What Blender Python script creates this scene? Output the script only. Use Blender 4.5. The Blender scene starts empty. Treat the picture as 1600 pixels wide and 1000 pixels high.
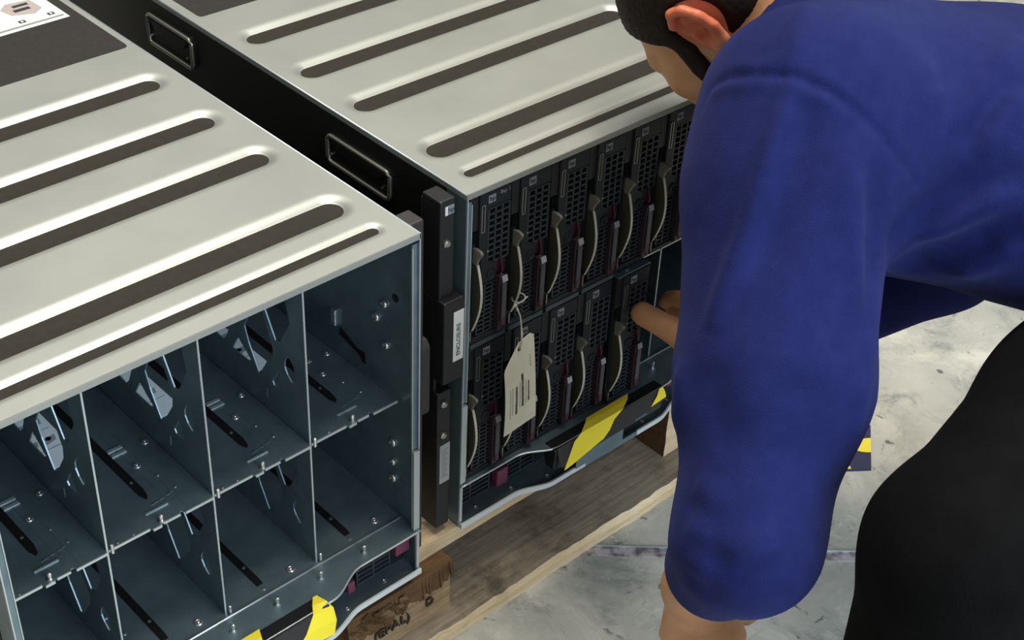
import bpy, bmesh, math, random
import numpy as np
from mathutils import Vector, Matrix

S = bpy.context.scene
COL = S.collection
random.seed(7)
FLOOR = 0.0
DECK = 0.122            # top of the pallet deck
W, H = 0.4445, 0.442    # enclosure width and height

# ------------------------------------------------------------------ camera
cam_data = bpy.data.cameras.new('camera')
cam = bpy.data.objects.new('camera', cam_data)
COL.objects.link(cam)
cam_data.sensor_fit = 'HORIZONTAL'
cam_data.sensor_width = 36.0
cam_data.lens = 2323.31 / 1600.0 * 36.0
cam_data.clip_start = 0.05
Rc = Matrix(((0.733693320356037, -0.6782343306086023, 0.041137628138176285),
             (0.3782844291558168, 0.4580093007879458, 0.8044428948346769),
             (-0.564442204590684, -0.5746526543710021, 0.5926038512372074)))
cam.matrix_world = Matrix.Translation((-0.74259, -0.88225, 1.19350 + DECK)) @ Rc.transposed().to_4x4()
S.camera = cam

# ------------------------------------------------------------------ view and light
S.view_settings.view_transform = 'Standard'
S.view_settings.look = 'None'
S.view_settings.exposure = 0.0
S.view_settings.gamma = 1.0
S.view_settings.use_curve_mapping = False

wd = bpy.data.worlds.new('warehouse_surroundings')
S.world = wd
wd.use_nodes = True
nt = wd.node_tree
nt.nodes.clear()
wo = nt.nodes.new('ShaderNodeOutputWorld')
bg = nt.nodes.new('ShaderNodeBackground')
tc = nt.nodes.new('ShaderNodeTexCoord')
sep = nt.nodes.new('ShaderNodeSeparateXYZ')
ramp = nt.nodes.new('ShaderNodeValToRGB')
mapr = nt.nodes.new('ShaderNodeMapRange')
mapr.inputs['From Min'].default_value = -1.0
mapr.inputs['From Max'].default_value = 1.0
nt.links.new(tc.outputs['Generated'], sep.inputs[0])
nt.links.new(sep.outputs['Z'], mapr.inputs['Value'])
nt.links.new(mapr.outputs[0], ramp.inputs[0])
cr = ramp.color_ramp
cr.elements[0].position = 0.40
cr.elements[0].color = (0.10, 0.12, 0.13, 1)
cr.elements[1].position = 1.0
cr.elements[1].color = (0.62, 0.60, 0.54, 1)
e = cr.elements.new(0.55)
e.color = (0.20, 0.23, 0.24, 1)
e = cr.elements.new(0.75)
e.color = (0.47, 0.475, 0.44, 1)
nt.links.new(ramp.outputs[0], bg.inputs['Color'])
bg.inputs['Strength'].default_value = 0.75
nt.links.new(bg.outputs[0], wo.inputs[0])


def area_light(name, loc, target, sx, sy, power, color):
    d = bpy.data.lights.new(name, 'AREA')
    d.shape = 'RECTANGLE'
    d.size, d.size_y = sx, sy
    d.energy = power
    d.color = color
    o = bpy.data.objects.new(name, d)
    COL.objects.link(o)
    o.location = loc
    v = Vector(target) - Vector(loc)
    o.rotation_euler = v.to_track_quat('-Z', 'Y').to_euler()
    return o


# warm ceiling fittings overhead and the cool daylight of an open loading door
area_light('ceiling_light', (0.75, -0.2, 4.7), (0.1, 0.0, 0.4), 2.0, 0.8, 120, (1.0, 0.93, 0.80))
area_light('ceiling_light', (0.3, 1.1, 4.8), (0.4, 0.0, 0.3), 2.0, 0.8, 105, (1.0, 0.95, 0.86))
area_light('loading_door_daylight', (0.1, -4.6, 2.1), (0.0, 0.0, 0.35), 3.0, 2.2, 225, (0.76, 0.88, 1.0))


# ------------------------------------------------------------------ materials
def mat(name, color, rough=0.5, metal=0.0, spec=0.5, noise=None, bump=None, emit=None):
    """noise=(scale, colour2, contrast_lo, contrast_hi); bump=(scale, strength)"""
    m = bpy.data.materials.new(name)
    m.use_nodes = True
    n = m.node_tree
    b = n.nodes['Principled BSDF']
    b.inputs['Base Color'].default_value = (*color, 1)
    b.inputs['Roughness'].default_value = rough
    b.inputs['Metallic'].default_value = metal
    b.inputs['Specular IOR Level'].default_value = spec
    t = n.nodes.new('ShaderNodeTexCoord')
    if noise:
        nz = n.nodes.new('ShaderNodeTexNoise')
        nz.inputs['Scale'].default_value = noise[0]
        nz.inputs['Detail'].default_value = 6
        r = n.nodes.new('ShaderNodeValToRGB')
        r.color_ramp.elements[0].position = noise[2]
        r.color_ramp.elements[1].position = noise[3]
        r.color_ramp.elements[0].color = (*color, 1)
        r.color_ramp.elements[1].color = (*noise[1], 1)
        n.links.new(t.outputs['Object'], nz.inputs['Vector'])
        n.links.new(nz.outputs['Fac'], r.inputs[0])
        n.links.new(r.outputs[0], b.inputs['Base Color'])
    if bump:
        nb = n.nodes.new('ShaderNodeTexNoise')
        nb.inputs['Scale'].default_value = bump[0]
        nb.inputs['Detail'].default_value = 4
        bp = n.nodes.new('ShaderNodeBump')
        bp.inputs['Strength'].default_value = bump[1]
        bp.inputs['Distance'].default_value = 0.002
        n.links.new(t.outputs['Object'], nb.inputs['Vector'])
        n.links.new(nb.outputs['Fac'], bp.inputs['Height'])
        n.links.new(bp.outputs[0], b.inputs['Normal'])
    return m


M = {}
M['lid'] = mat('zinc_sheet', (0.44, 0.455, 0.425), 0.50, 0.70, noise=(9, (0.39, 0.405, 0.38), 0.35, 0.7))
M['steel'] = mat('galvanised_steel', (0.225, 0.310, 0.345), 0.42, 0.72, noise=(30, (0.165, 0.235, 0.270), 0.35, 0.7))
M['rail'] = mat('dark_rail_steel', (0.075, 0.095, 0.110), 0.5, 0.4)
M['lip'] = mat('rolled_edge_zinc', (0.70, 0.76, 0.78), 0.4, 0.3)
M['edge'] = mat('cut_steel_edge', (0.62, 0.68, 0.70), 0.35, 0.7)
M['bright'] = mat('polished_fastener', (0.80, 0.82, 0.82), 0.25, 0.9)
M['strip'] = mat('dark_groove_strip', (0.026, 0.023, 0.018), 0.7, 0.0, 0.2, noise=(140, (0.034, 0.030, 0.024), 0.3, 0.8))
M['sheet'] = mat('dark_insulation_sheet', (0.028, 0.026, 0.024), 0.7, 0.0, 0.2, noise=(160, (0.036, 0.033, 0.030), 0.3, 0.8))
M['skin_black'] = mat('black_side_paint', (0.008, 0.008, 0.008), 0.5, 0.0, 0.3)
M['rim'] = mat('dark_steel_rim', (0.40, 0.39, 0.35), 0.32, 0.85)
M['black'] = mat('black_plastic', (0.007, 0.008, 0.010), 0.45, 0.0, 0.4)
M['bracket'] = mat('bracket_plastic', (0.012, 0.012, 0.014), 0.45, 0.0, 0.45)
M['bracket2'] = mat('worn_bracket_plastic', (0.036, 0.033, 0.033), 0.5, 0.0, 0.4)
M['face'] = mat('blade_face_plastic', (0.012, 0.015, 0.020), 0.48, 0.0, 0.28)
M['void'] = mat('vent_shadow_backing', (0.003, 0.003, 0.004), 0.8, 0.0, 0.1)
M['mesh'] = mat('vent_bar_plastic', (0.034, 0.040, 0.050), 0.45, 0.0, 0.45)
M['lever'] = mat('lever_side', (0.060, 0.057, 0.042), 0.5, 0.2, 0.4)
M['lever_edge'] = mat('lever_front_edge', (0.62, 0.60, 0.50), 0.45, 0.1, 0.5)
M['grip'] = mat('lever_grip', (0.17, 0.16, 0.135), 0.45, 0.1, 0.45)
M['caddy'] = mat('drive_caddy_plastic', (0.075, 0.066, 0.080), 0.42, 0.0, 0.45)
M['plum'] = mat('dark_plum_plastic', (0.034, 0.020, 0.028), 0.42, 0.0, 0.45)
M['plumtab'] = mat('plum_button', (0.075, 0.030, 0.045), 0.42, 0.0, 0.45)
M['silver'] = mat('silver_label', (0.42, 0.40, 0.45), 0.3, 0.4)
M['maroon'] = mat('maroon_plastic', (0.040, 0.007, 0.018), 0.4, 0.0, 0.45)
M['pink'] = mat('maroon_release_tab', (0.15, 0.035, 0.070), 0.4, 0.0, 0.45)
M['logo'] = mat('logo_grey', (0.27, 0.29, 0.32), 0.4, 0.1, 0.4)
M['white'] = mat('white_paper', (0.78, 0.80, 0.78), 0.6)
M['label'] = mat('instruction_paper', (0.80, 0.88, 0.92), 0.5)
M['label_art'] = mat('printed_drawing', (0.30, 0.37, 0.41), 0.55)
M['ink'] = mat('dark_ink', (0.022, 0.024, 0.028), 0.6)
M['brand'] = mat('burnt_brand', (0.055, 0.035, 0.020), 0.8)
M['greyink'] = mat('grey_ink', (0.25, 0.25, 0.24), 0.6)
M['tag'] = mat('tag_card', (0.80, 0.77, 0.62), 0.65, noise=(40, (0.74, 0.70, 0.54), 0.4, 0.75))
M['string'] = mat('string_cotton', (0.50, 0.48, 0.41), 0.8)
M['yellow'] = mat('yellow_tape', (0.93, 0.76, 0.035), 0.42)
M['tapeblack'] = mat('black_tape', (0.024, 0.024, 0.025), 0.38)
M['card_blue'] = mat('navy_card', (0.018, 0.022, 0.075), 0.5)
M['card_yellow'] = mat('card_yellow_print', (0.83, 0.70, 0.05), 0.5)


# ------------------------------------------------------------------ builders
class MB:
    """collects shapes and links them as ONE mesh object"""

    def __init__(s):
        s.v, s.f, s.m = [], [], []

    def add(s, vs, fs, mi=0):
        k = len(s.v)
        s.v += [tuple(p) for p in vs]
        s.f += [tuple(i + k for i in f) for f in fs]
        s.m += [mi] * len(fs)
        return s

    def box(s, x0, x1, y0, y1, z0, z1, mi=0):
        vs = [(x, y, z) for z in (z0, z1) for y in (y0, y1) for x in (x0, x1)]
        return s.add(vs, [(0, 2, 3, 1), (4, 5, 7, 6), (0, 1, 5, 4), (2, 6, 7, 3), (0, 4, 6, 2), (1, 3, 7, 5)], mi)

    def prism(s, pts, a0, a1, axis='z', mi=0):
        n = len(pts)
        def put(p, a):
            return {'z': (p[0], p[1], a), 'y': (p[0], a, p[1]), 'x': (a, p[0], p[1])}[axis]
        vs = [put(p, a0) for p in pts] + [put(p, a1) for p in pts]
        fs = [tuple(range(n))[::-1], tuple(range(n, 2 * n))]
        fs += [(i, (i + 1) % n, n + (i + 1) % n, n + i) for i in range(n)]
        return s.add(vs, fs, mi)

    def tube(s, path, r, seg=8, closed=False, mi=0):
        P = [Vector(p) for p in path]
        n = len(P)
        rs = r if isinstance(r, (list, tuple)) else [r] * n
        rings = []
        for i, p in enumerate(P):
            if closed:
                t = P[(i + 1) % n] - P[i - 1]
            else:
                t = P[min(i + 1, n - 1)] - P[max(i - 1, 0)]
            t.normalize()
            up = Vector((0, 0, 1)) if abs(t.z) < 0.9 else Vector((1, 0, 0))
            a = t.cross(up).normalized()
            b = t.cross(a)
            rings.append([p + rs[i] * (math.cos(2 * math.pi * k / seg) * a + math.sin(2 * math.pi * k / seg) * b) for k in range(seg)])
        vs = [q for g in rings for q in g]
        fs = []
        for i in range(n if closed else n - 1):
            j = (i + 1) % n
            for k in range(seg):
                l = (k + 1) % seg
                fs.append((i * seg + k, i * seg + l, j * seg + l, j * seg + k))
        if not closed:
            fs.append(tuple(range(seg))[::-1])
            fs.append(tuple((n - 1) * seg + k for k in range(seg)))
        return s.add(vs, fs, mi)

    def lathe(s, prof, origin, axis='z', seg=14, mi=0):
        """prof: list of (radius, height) along axis"""
        vs = []
        for r, h in prof:
            for k in range(seg):
                c, q = r * math.cos(2 * math.pi * k / seg), r * math.sin(2 * math.pi * k / seg)
                p = {'z': (c, q, h), 'y': (c, h, q), 'x': (h, c, q)}[axis]
                vs.append((p[0] + origin[0], p[1] + origin[1], p[2] + origin[2]))
        fs = []
        for i in range(len(prof) - 1):
            for k in range(seg):
                l = (k + 1) % seg
                fs.append((i * seg + k, i * seg + l, (i + 1) * seg + l, (i + 1) * seg + k))
        fs.append(tuple(range(seg))[::-1])
        fs.append(tuple((len(prof) - 1) * seg + k for k in range(seg)))
        return s.add(vs, fs, mi)

    def build(s, name, mats, parent=None, smooth=False, bevel=0.0, loc=None):
        me = bpy.data.meshes.new(name)
        me.from_pydata(s.v, [], s.f)
        for m_ in (mats if isinstance(mats, (list, tuple)) else [mats]):
            me.materials.append(m_)
        for p, i in zip(me.polygons, s.m):
            p.material_index = i
        bm = bmesh.new()
        bm.from_mesh(me)
        bmesh.ops.recalc_face_normals(bm, faces=bm.faces)
        bm.to_mesh(me)
        bm.free()
        if smooth:
            for p in me.polygons:
                p.use_smooth = True
        o = bpy.data.objects.new(name, me)
        COL.objects.link(o)
        if parent:
            o.parent = parent
        if loc:
            o.location = loc
        if bevel:
            b = o.modifiers.new('bevel', 'BEVEL')
            b.width = bevel
            b.segments = 2
            b.limit_method = 'ANGLE'
        return o


def empty(name, loc, rz=0.0):
    o = bpy.data.objects.new(name, None)
    COL.objects.link(o)
    o.location = loc
    o.rotation_euler = (0, 0, rz)
    o.empty_display_size = 0.05
    return o


def tag(o, label, cat, group=None):
    o['label'] = label
    o['category'] = cat
    if group:
        o['group'] = group
    return o


def copy_part(o, parent):
    c = o.copy()
    COL.objects.link(c)
    c.parent = parent
    for ch in list(o.children):
        copy_part(ch, c)
    return c


def text_mesh(name, body, size, material, parent, matrix, extrude=0.0002, align='CENTER'):
    cu = bpy.data.curves.new(name, 'FONT')
    cu.body = body
    cu.size = size
    cu.extrude = extrude
    cu.align_x = align
    cu.align_y = 'CENTER'
    t = bpy.data.objects.new(name, cu)
    COL.objects.link(t)
    bpy.context.view_layer.update()
    me = bpy.data.meshes.new_from_object(t.evaluated_get(bpy.context.evaluated_depsgraph_get()))
    bpy.data.objects.remove(t)
    bpy.data.curves.remove(cu)
    me.name = name
    me.materials.clear()
    me.materials.append(material)
    o = bpy.data.objects.new(name, me)
    COL.objects.link(o)
    o.parent = parent
    o.matrix_local = matrix
    return o


FRONT = Matrix(((1, 0, 0), (0, 0, -1), (0, 1, 0))).to_4x4()     # text upright on a face that looks to -y


def sheet_with_holes(outer, holes, thick, axis='x'):
    """flat plate in the (a, b) plane with holes, extruded along axis; returns (verts, faces)"""
    bm = bmesh.new()
    for loop in [outer] + holes:
        vs = [bm.verts.new((p[0], p[1], 0)) for p in loop]
        for i in range(len(vs)):
            bm.edges.new((vs[i], vs[(i + 1) % len(vs)]))
    bmesh.ops.triangle_fill(bm, use_beauty=True, use_dissolve=False, edges=bm.edges[:])
    r = bmesh.ops.extrude_face_region(bm, geom=bm.faces[:])
    bmesh.ops.translate(bm, vec=(0, 0, thick), verts=[g for g in r['geom'] if isinstance(g, bmesh.types.BMVert)])
    bm.verts.ensure_lookup_table()
    if axis == 'x':
        vs = [(v.co.z - thick / 2, v.co.x, v.co.y) for v in bm.verts]
    else:
        vs = [(v.co.x, v.co.y, v.co.z) for v in bm.verts]
    idx = {v: i for i, v in enumerate(bm.verts)}
    fs = [tuple(idx[v] for v in f.verts) for f in bm.faces]
    bm.free()
    return vs, fs


def smooth01(t):
    t = max(0.0, min(1.0, t))
    return t * t * (3 - 2 * t)

# ------------------------------------------------------------------ floor
def floor_material():
    m = bpy.data.materials.new('worn_concrete')
    m.use_nodes = True
    n, L = m.node_tree.nodes, m.node_tree.links
    b = n['Principled BSDF']
    b.inputs['Roughness'].default_value = 0.55
    t = n.new('ShaderNodeTexCoord')

    def noise(scale, detail=8, rough=0.6, dist=0.0):
        z = n.new('ShaderNodeTexNoise')
        z.inputs['Scale'].default_value = scale
        z.inputs['Detail'].default_value = detail
        z.inputs['Roughness'].default_value = rough
        z.inputs['Distortion'].default_value = dist
        L.new(t.outputs['Object'], z.inputs['Vector'])
        return z.outputs['Fac']

    def ramp(fac, p0, p1, c0, c1):
        r = n.new('ShaderNodeValToRGB')
        r.color_ramp.elements[0].position = p0
        r.color_ramp.elements[1].position = p1
        r.color_ramp.elements[0].color = (*c0, 1)
        r.color_ramp.elements[1].color = (*c1, 1)
        L.new(fac, r.inputs[0])
        return r.outputs[0]

    def mix(f, a, c):
        x = n.new('ShaderNodeMix')
        x.data_type = 'RGBA'
        L.new(f, x.inputs[0])
        L.new(a, x.inputs[6])
        if isinstance(c, tuple):
            x.inputs[7].default_value = (*c, 1)
        else:
            L.new(c, x.inputs[7])
        return x.outputs[2]

    base = ramp(noise(4.0, 8, 0.65), 0.35, 0.68, (0.29, 0.30, 0.275), (0.49, 0.485, 0.44))
    wear = ramp(noise(9.0, 10, 0.7, 0.6), 0.50, 0.64, (0, 0, 0), (1, 1, 1))
    base = mix(wear, base, (0.56, 0.545, 0.49))
    grey = ramp(noise(5.5, 10, 0.75, 0.3), 0.52, 0.70, (0, 0, 0), (0.8, 0.8, 0.8))
    base = mix(grey, base, (0.24, 0.26, 0.245))
    smear = ramp(noise(11.0, 8, 0.75, 0.8), 0.54, 0.68, (0, 0, 0), (0.75, 0.75, 0.75))
    base = mix(smear, base, (0.17, 0.185, 0.18))
    spots = ramp(noise(30.0, 6, 0.6, 0.5), 0.635, 0.69, (0, 0, 0), (0.9, 0.9, 0.9))
    base = mix(spots, base, (0.085, 0.095, 0.095))
    chips = ramp(noise(22.0, 9, 0.75, 1.2), 0.64, 0.71, (0, 0, 0), (0.9, 0.9, 0.9))
    base = mix(chips, base, (0.68, 0.67, 0.63))
    L.new(base, b.inputs['Base Color'])
    bp = n.new('ShaderNodeBump')
    bp.inputs['Strength'].default_value = 0.25
    bp.inputs['Distance'].default_value = 0.002
    L.new(noise(60.0), bp.inputs['Height'])
    L.new(bp.outputs[0], b.inputs['Normal'])
    return m


fl = MB().box(-3.0, 4.0, -3.0, 4.0, -0.08, 0.0).build('floor', floor_material())
fl['kind'] = 'structure'

# flush metal joint strip let into the concrete, running past the pallet
jm = mat('joint_strip_metal', (0.50, 0.47, 0.50), 0.5, 0.3, noise=(70, (0.16, 0.14, 0.15), 0.42, 0.62), bump=(120, 0.6))
a = Vector((0.2270, 0.0060, 0)); b_ = Vector((0.5170, -0.2570, 0))
dv = (b_ - a).normalized()
nv = Vector((-dv.y, dv.x, 0))
a2, b2 = a - dv * 1.4, b_ + dv * 2.0
js = MB()
js.add([a2 - nv * .008, b2 - nv * .008, b2 + nv * .008, a2 + nv * .008, ] + [p + Vector((0, 0, .0012)) for p in (a2 - nv * .008, b2 - nv * .008, b2 + nv * .008, a2 + nv * .008)],
       [(0, 3, 2, 1), (4, 5, 6, 7), (0, 1, 5, 4), (1, 2, 6, 5), (2, 3, 7, 6), (3, 0, 4, 7)])
q = [p + Vector((0, 0, .0012)) for p in (a2 + nv * .0072, b2 + nv * .0072, b2 + nv * .0088, a2 + nv * .0088)]
js.add(q + [p + Vector((0, 0, .0016)) for p in q], [(0, 3, 2, 1), (4, 5, 6, 7), (0, 1, 5, 4), (1, 2, 6, 5), (2, 3, 7, 6), (3, 0, 4, 7)], 1)
js = js.build('trim_1', [jm, M['edge']])
js['kind'] = 'structure'

# ------------------------------------------------------------------ pallet
def wood_material(name, c0, c1, stain, scale=1.0, stain_amt=0.5):
    m = bpy.data.materials.new(name)
    m.use_nodes = True
    n, L = m.node_tree.nodes, m.node_tree.links
    b = n['Principled BSDF']
    b.inputs['Roughness'].default_value = 0.75
    b.inputs['Specular IOR Level'].default_value = 0.2
    t = n.new('ShaderNodeTexCoord')
    mp = n.new('ShaderNodeMapping')
    mp.inputs['Scale'].default_value = (5 * scale, 70 * scale, 70 * scale)
    L.new(t.outputs['Object'], mp.inputs[0])
    g = n.new('ShaderNodeTexNoise')
    g.inputs['Scale'].default_value = 2.0
    g.inputs['Detail'].default_value = 8
    g.inputs['Roughness'].default_value = 0.7
    L.new(mp.outputs[0], g.inputs['Vector'])
    r = n.new('ShaderNodeValToRGB')
    r.color_ramp.elements[0].position = 0.32
    r.color_ramp.elements[1].position = 0.68
    r.color_ramp.elements[0].color = (*c0, 1)
    r.color_ramp.elements[1].color = (*c1, 1)
    L.new(g.outputs['Fac'], r.inputs[0])
    z = n.new('ShaderNodeTexNoise')
    z.inputs['Scale'].default_value = 14
    z.inputs['Detail'].default_value = 8
    z.inputs['Roughness'].default_value = 0.7
    L.new(t.outputs['Object'], z.inputs['Vector'])
    r2 = n.new('ShaderNodeValToRGB')
    r2.color_ramp.elements[0].position = 0.48
    r2.color_ramp.elements[1].position = 0.68
    r2.color_ramp.elements[0].color = (0, 0, 0, 1)
    r2.color_ramp.elements[1].color = (stain_amt, stain_amt, stain_amt, 1)
    L.new(z.outputs['Fac'], r2.inputs[0])
    x = n.new('ShaderNodeMix')
    x.data_type = 'RGBA'
    L.new(r2.outputs[0], x.inputs[0])
    L.new(r.outputs[0], x.inputs[6])
    x.inputs[7].default_value = (*stain, 1)
    L.new(x.outputs[2], b.inputs['Base Color'])
    bp = n.new('ShaderNodeBump')
    bp.inputs['Strength'].default_value = 0.5
    bp.inputs['Distance'].default_value = 0.0015
    L.new(g.outputs['Fac'], bp.inputs['Height'])
    L.new(bp.outputs[0], b.inputs['Normal'])
    return m


wood_grey = wood_material('weathered_wood', (0.19, 0.150, 0.105), (0.36, 0.305, 0.23), (0.075, 0.060, 0.045), 1.0, 0.85)
wood_brown = wood_material('brown_stained_wood', (0.15, 0.085, 0.035), (0.30, 0.19, 0.09), (0.06, 0.03, 0.014), 1.0, 0.8)
wood_light = wood_material('fresh_pale_wood', (0.50, 0.36, 0.20), (0.72, 0.58, 0.38), (0.34, 0.22, 0.11), 1.0, 0.35)
wood_block = wood_material('pale_block_wood', (0.23, 0.15, 0.08), (0.40, 0.29, 0.17), (0.11, 0.062, 0.028), 1.0, 0.6)
wood_dark = wood_material('dark_block_wood', (0.085, 0.045, 0.020), (0.16, 0.09, 0.042), (0.035, 0.018, 0.009), 1.0, 0.7)

pal = empty('wooden_pallet', (0, 0, 0))
tag(pal, 'worn wooden pallet with a chipped block under the two steel enclosures', 'pallet')


def ragged_board(name, x0, x1, y0, y1, z0, z1, mats, amp, seed, step=0.012, edge=0.0):
    """board whose front edge (y0) is worn; a bright worn strip of wood along that edge"""
    rr = random.Random(seed)
    n = int((x1 - x0) / step)
    ph = [rr.uniform(0, 6.28) for _ in range(4)]
    def off(x):
        s = 0.5 * math.sin(7 * x + ph[0]) + 0.3 * math.sin(23 * x + ph[1]) + 0.2 * math.sin(61 * x + ph[2])
        return amp * (s + rr.uniform(-.35, .35))
    mb = MB()
    rows = []
    for i in range(n + 1):
        x = x0 + (x1 - x0) * i / n
        o = off(x)
        e_ = edge * (1 + 0.5 * math.sin(13 * x + ph[3]) + rr.uniform(-.2, .2))
        rows.append([(x, y1, z0), (x, y1, z1), (x, y0 + o + e_, z1), (x, y0 + o, z1 - 0.35 * (z1 - z0) - edge * .3), (x, y0 + o * .6, z0)])
    vs = [p for r_ in rows for p in r_]
    k = 5
    for i in range(n):
        for j in range(k):
            l = (j + 1) % k
            mb.add([rows[i][j], rows[i][l], rows[i + 1][l], rows[i + 1][j]], [(0, 1, 2, 3)], 1 if j in (2, 3) else 0)
    mb.add(rows[0], [(0, 1, 2, 3, 4)], 1)
    mb.add(rows[-1], [(4, 3, 2, 1, 0)], 1)
    o = mb.build(name, mats, pal)
    bm = bmesh.new()
    bm.from_mesh(o.data)
    bmesh.ops.remove_doubles(bm, verts=bm.verts, dist=1e-6)
    bmesh.ops.recalc_face_normals(bm, faces=bm.faces)
    bm.to_mesh(o.data)
    bm.free()
    return o


# bottom boards lie on the floor, blocks on them, deck boards on top
ragged_board('bottom_board', -0.62, 0.62, -0.019, 0.115, 0.0, 0.022, [wood_grey, wood_light], 0.003, 3, edge=0.003)
ragged_board('bottom_board', -0.62, 0.62, 0.33, 0.45, 0.0, 0.022, [wood_grey, wood_light], 0.002, 4)
ragged_board('bottom_board', -0.62, 0.62, 0.68, 0.80, 0.0, 0.022, [wood_grey, wood_light], 0.002, 5)


def block(x0, x1, y0, y1, mats, seed, ragged=0.0):
    rr = random.Random(seed)
    n = 16
    mb = MB()
    # front face as a grid with splintered relief, the rest plain
    m_ = 8
    g = [[(x0 + (x1 - x0) * i / n, y0 + ragged * rr.uniform(0, 1) * (1.0 if 0 < i < n else .3) * (0.3 + 0.7 * j / m_), 0.022 + 0.080 * j / m_) for j in range(m_ + 1)] for i in range(n + 1)]
    for i in range(n):
        for j in range(m_):
            mb.add([g[i][j], g[i + 1][j], g[i + 1][j + 1], g[i][j + 1]], [(0, 1, 2, 3)], 0)
    b0, b1, t0, t1 = (x0, y1, .022), (x1, y1, .022), (x0, y1, .102), (x1, y1, .102)
    mb.add([b0, b1, t1, t0], [(3, 2, 1, 0)], 1)
    for i in range(n):
        mb.add([g[i][m_], g[i + 1][m_], (x0 + (x1 - x0) * (i + 1) / n, y1, .102), (x0 + (x1 - x0) * i / n, y1, .102)], [(0, 1, 2, 3)], 1)
        mb.add([g[i][0], g[i + 1][0], (x0 + (x1 - x0) * (i + 1) / n, y1, .022), (x0 + (x1 - x0) * i / n, y1, .022)], [(3, 2, 1, 0)], 1)
    for j in range(m_):
        z0_, z1_ = .022 + .08 * j / m_, .022 + .08 * (j + 1) / m_
        mb.add([g[0][j], g[0][j + 1], (x0, y1, z1_), (x0, y1, z0_)], [(0, 1, 2, 3)], 2)
        mb.add([g[n][j], g[n][j + 1], (x1, y1, z1_), (x1, y1, z0_)], [(3, 2, 1, 0)], 2)
    return mb.build('block', mats, pal)


bl = block(-0.095, 0.052, 0.006, 0.105, [wood_block, wood_dark, wood_brown], 1, 0.003)
block(0.437, 0.58, 0.022, 0.118, [wood_light, wood_light, wood_dark], 2, 0.006)
block(-0.60, -0.455, 0.006, 0.105, [wood_block, wood_brown, wood_brown], 8, 0.002)
for xa in (-0.60, -0.095, 0.437):
    for ya in (0.34, 0.69):
        block(xa, xa + 0.145, ya, ya + 0.1, [wood_block, wood_brown, wood_brown], 9)
# dark, broken brown wood left on the upper half of the middle block's face
rr = random.Random(11)
br = MB()
xs = [-0.096 + 0.149 * i / 30 for i in range(31)]
lowz = [0.073 + 0.006 * math.sin(26 * x) + rr.uniform(-.006, .006) for x in xs]
for i in range(30):
    fo = [rr.uniform(.001, .005) for _ in range(2)]
    br.add([(xs[i], .0035 - fo[0], lowz[i]), (xs[i + 1], .0035 - fo[1], lowz[i + 1]), (xs[i + 1], .0045, .103), (xs[i], .0045, .103),
            (xs[i], .012, lowz[i]), (xs[i + 1], .012, lowz[i + 1]), (xs[i + 1], .012, .103), (xs[i], .012, .103)],
           [(0, 1, 2, 3), (4, 7, 6, 5), (0, 4, 5, 1), (3, 2, 6, 7), (0, 3, 7, 4), (1, 5, 6, 2)])
br.build('bark_strip', wood_dark, bl)['label'] = 'dark brown broken strip along the top of the block'
sp = MB()
for i in range(34):
    x, z = rr.uniform(-.095, -.02), rr.uniform(.078, .096)
    l, a_ = rr.uniform(.004, .013), rr.uniform(-.5, .5)
    y = .0005 - rr.uniform(0, .004)
    w = rr.uniform(.0012, .003)
    sp.add([(x, y, z), (x + l * math.cos(a_), y - .003, z + l * math.sin(a_)), (x + l * math.cos(a_), y + .001, z + l * math.sin(a_) + w), (x, y + .003, z + w)],
           [(0, 1, 2, 3), (0, 3, 2), (0, 2, 1)], rr.choice((0, 0, 0, 1)))
spo = sp.build('splinters', [wood_brown, wood_block], bl)
spo['kind'] = 'stuff'
text_mesh('brand_mark', '(EPAL)', 0.0185, M['brand'], bl, Matrix.Translation((-0.034, 0.0040, 0.0525)) @ FRONT, 0.0012)
text_mesh('brand_mark', 'D', 0.0165, M['brand'], bl, Matrix.Translation((0.0205, 0.0045, 0.0545)) @ FRONT, 0.0012)

for ya, yb, sd in ((0.0235, 0.150, 21), (0.20, 0.30, 22), (0.36, 0.50, 23), (0.56, 0.66, 24), (0.70, 0.83, 25)):
    ragged_board('deck_board', -0.60, 0.60, ya, yb, 0.102, DECK, [wood_light if sd == 21 else wood_brown, wood_light], 0.001, sd)

# dark blue printed card lying on the concrete beyond the pallet
cardo = empty('printed_card', (0.624, -0.084, 0.0), math.radians(-37))
tag(cardo, 'navy blue card with a yellow oval lying on concrete beside the hanging sleeve', 'card')
cm = MB()
cm.prism([(-0.090, -0.045), (0.067, -0.045), (0.093, 0.045), (-0.064, 0.045)], 0.0004, 0.0022)
cm.build('card', M['card_blue'], cardo)
ym = MB()
ym.prism([(0.0808 - 0.027 * math.sin(math.radians(a_)) + .0042 * math.cos(math.radians(a_)), 0.003 + 0.0145 * math.cos(math.radians(a_))) for a_ in range(0, 181, 10)], 0.0022, 0.0026)
ym.box(-0.07, 0.040, -0.0425, -0.0375, 0.0022, 0.0026)
ym.build('print', M['card_yellow'], cardo)['label'] = 'yellow oval and stripe'

# ------------------------------------------------------------------ server enclosures
STRIPES = [(0.4075, 0.0125, 0.0050), (0.3035, 0.0125, 0.0050), (0.2080, 0.0125, 0.0050), (0.0875, 0.0135, 0.0050), (0.0320, 0.0058, 0.0030)]
SX0, SX1 = 0.0250, W - 0.0250
PITCH = 0.1120
DIVX = [W - PITCH * k for k in (1, 2, 3)]
SHELF_Z, PAN_Z = 0.226, 0.064


def wave(x, flat=-0.003, bulge=-0.0225):
    c = min(x, W - x)
    return flat + (bulge - flat) * smooth01((c - 0.082) / 0.050)


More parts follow.
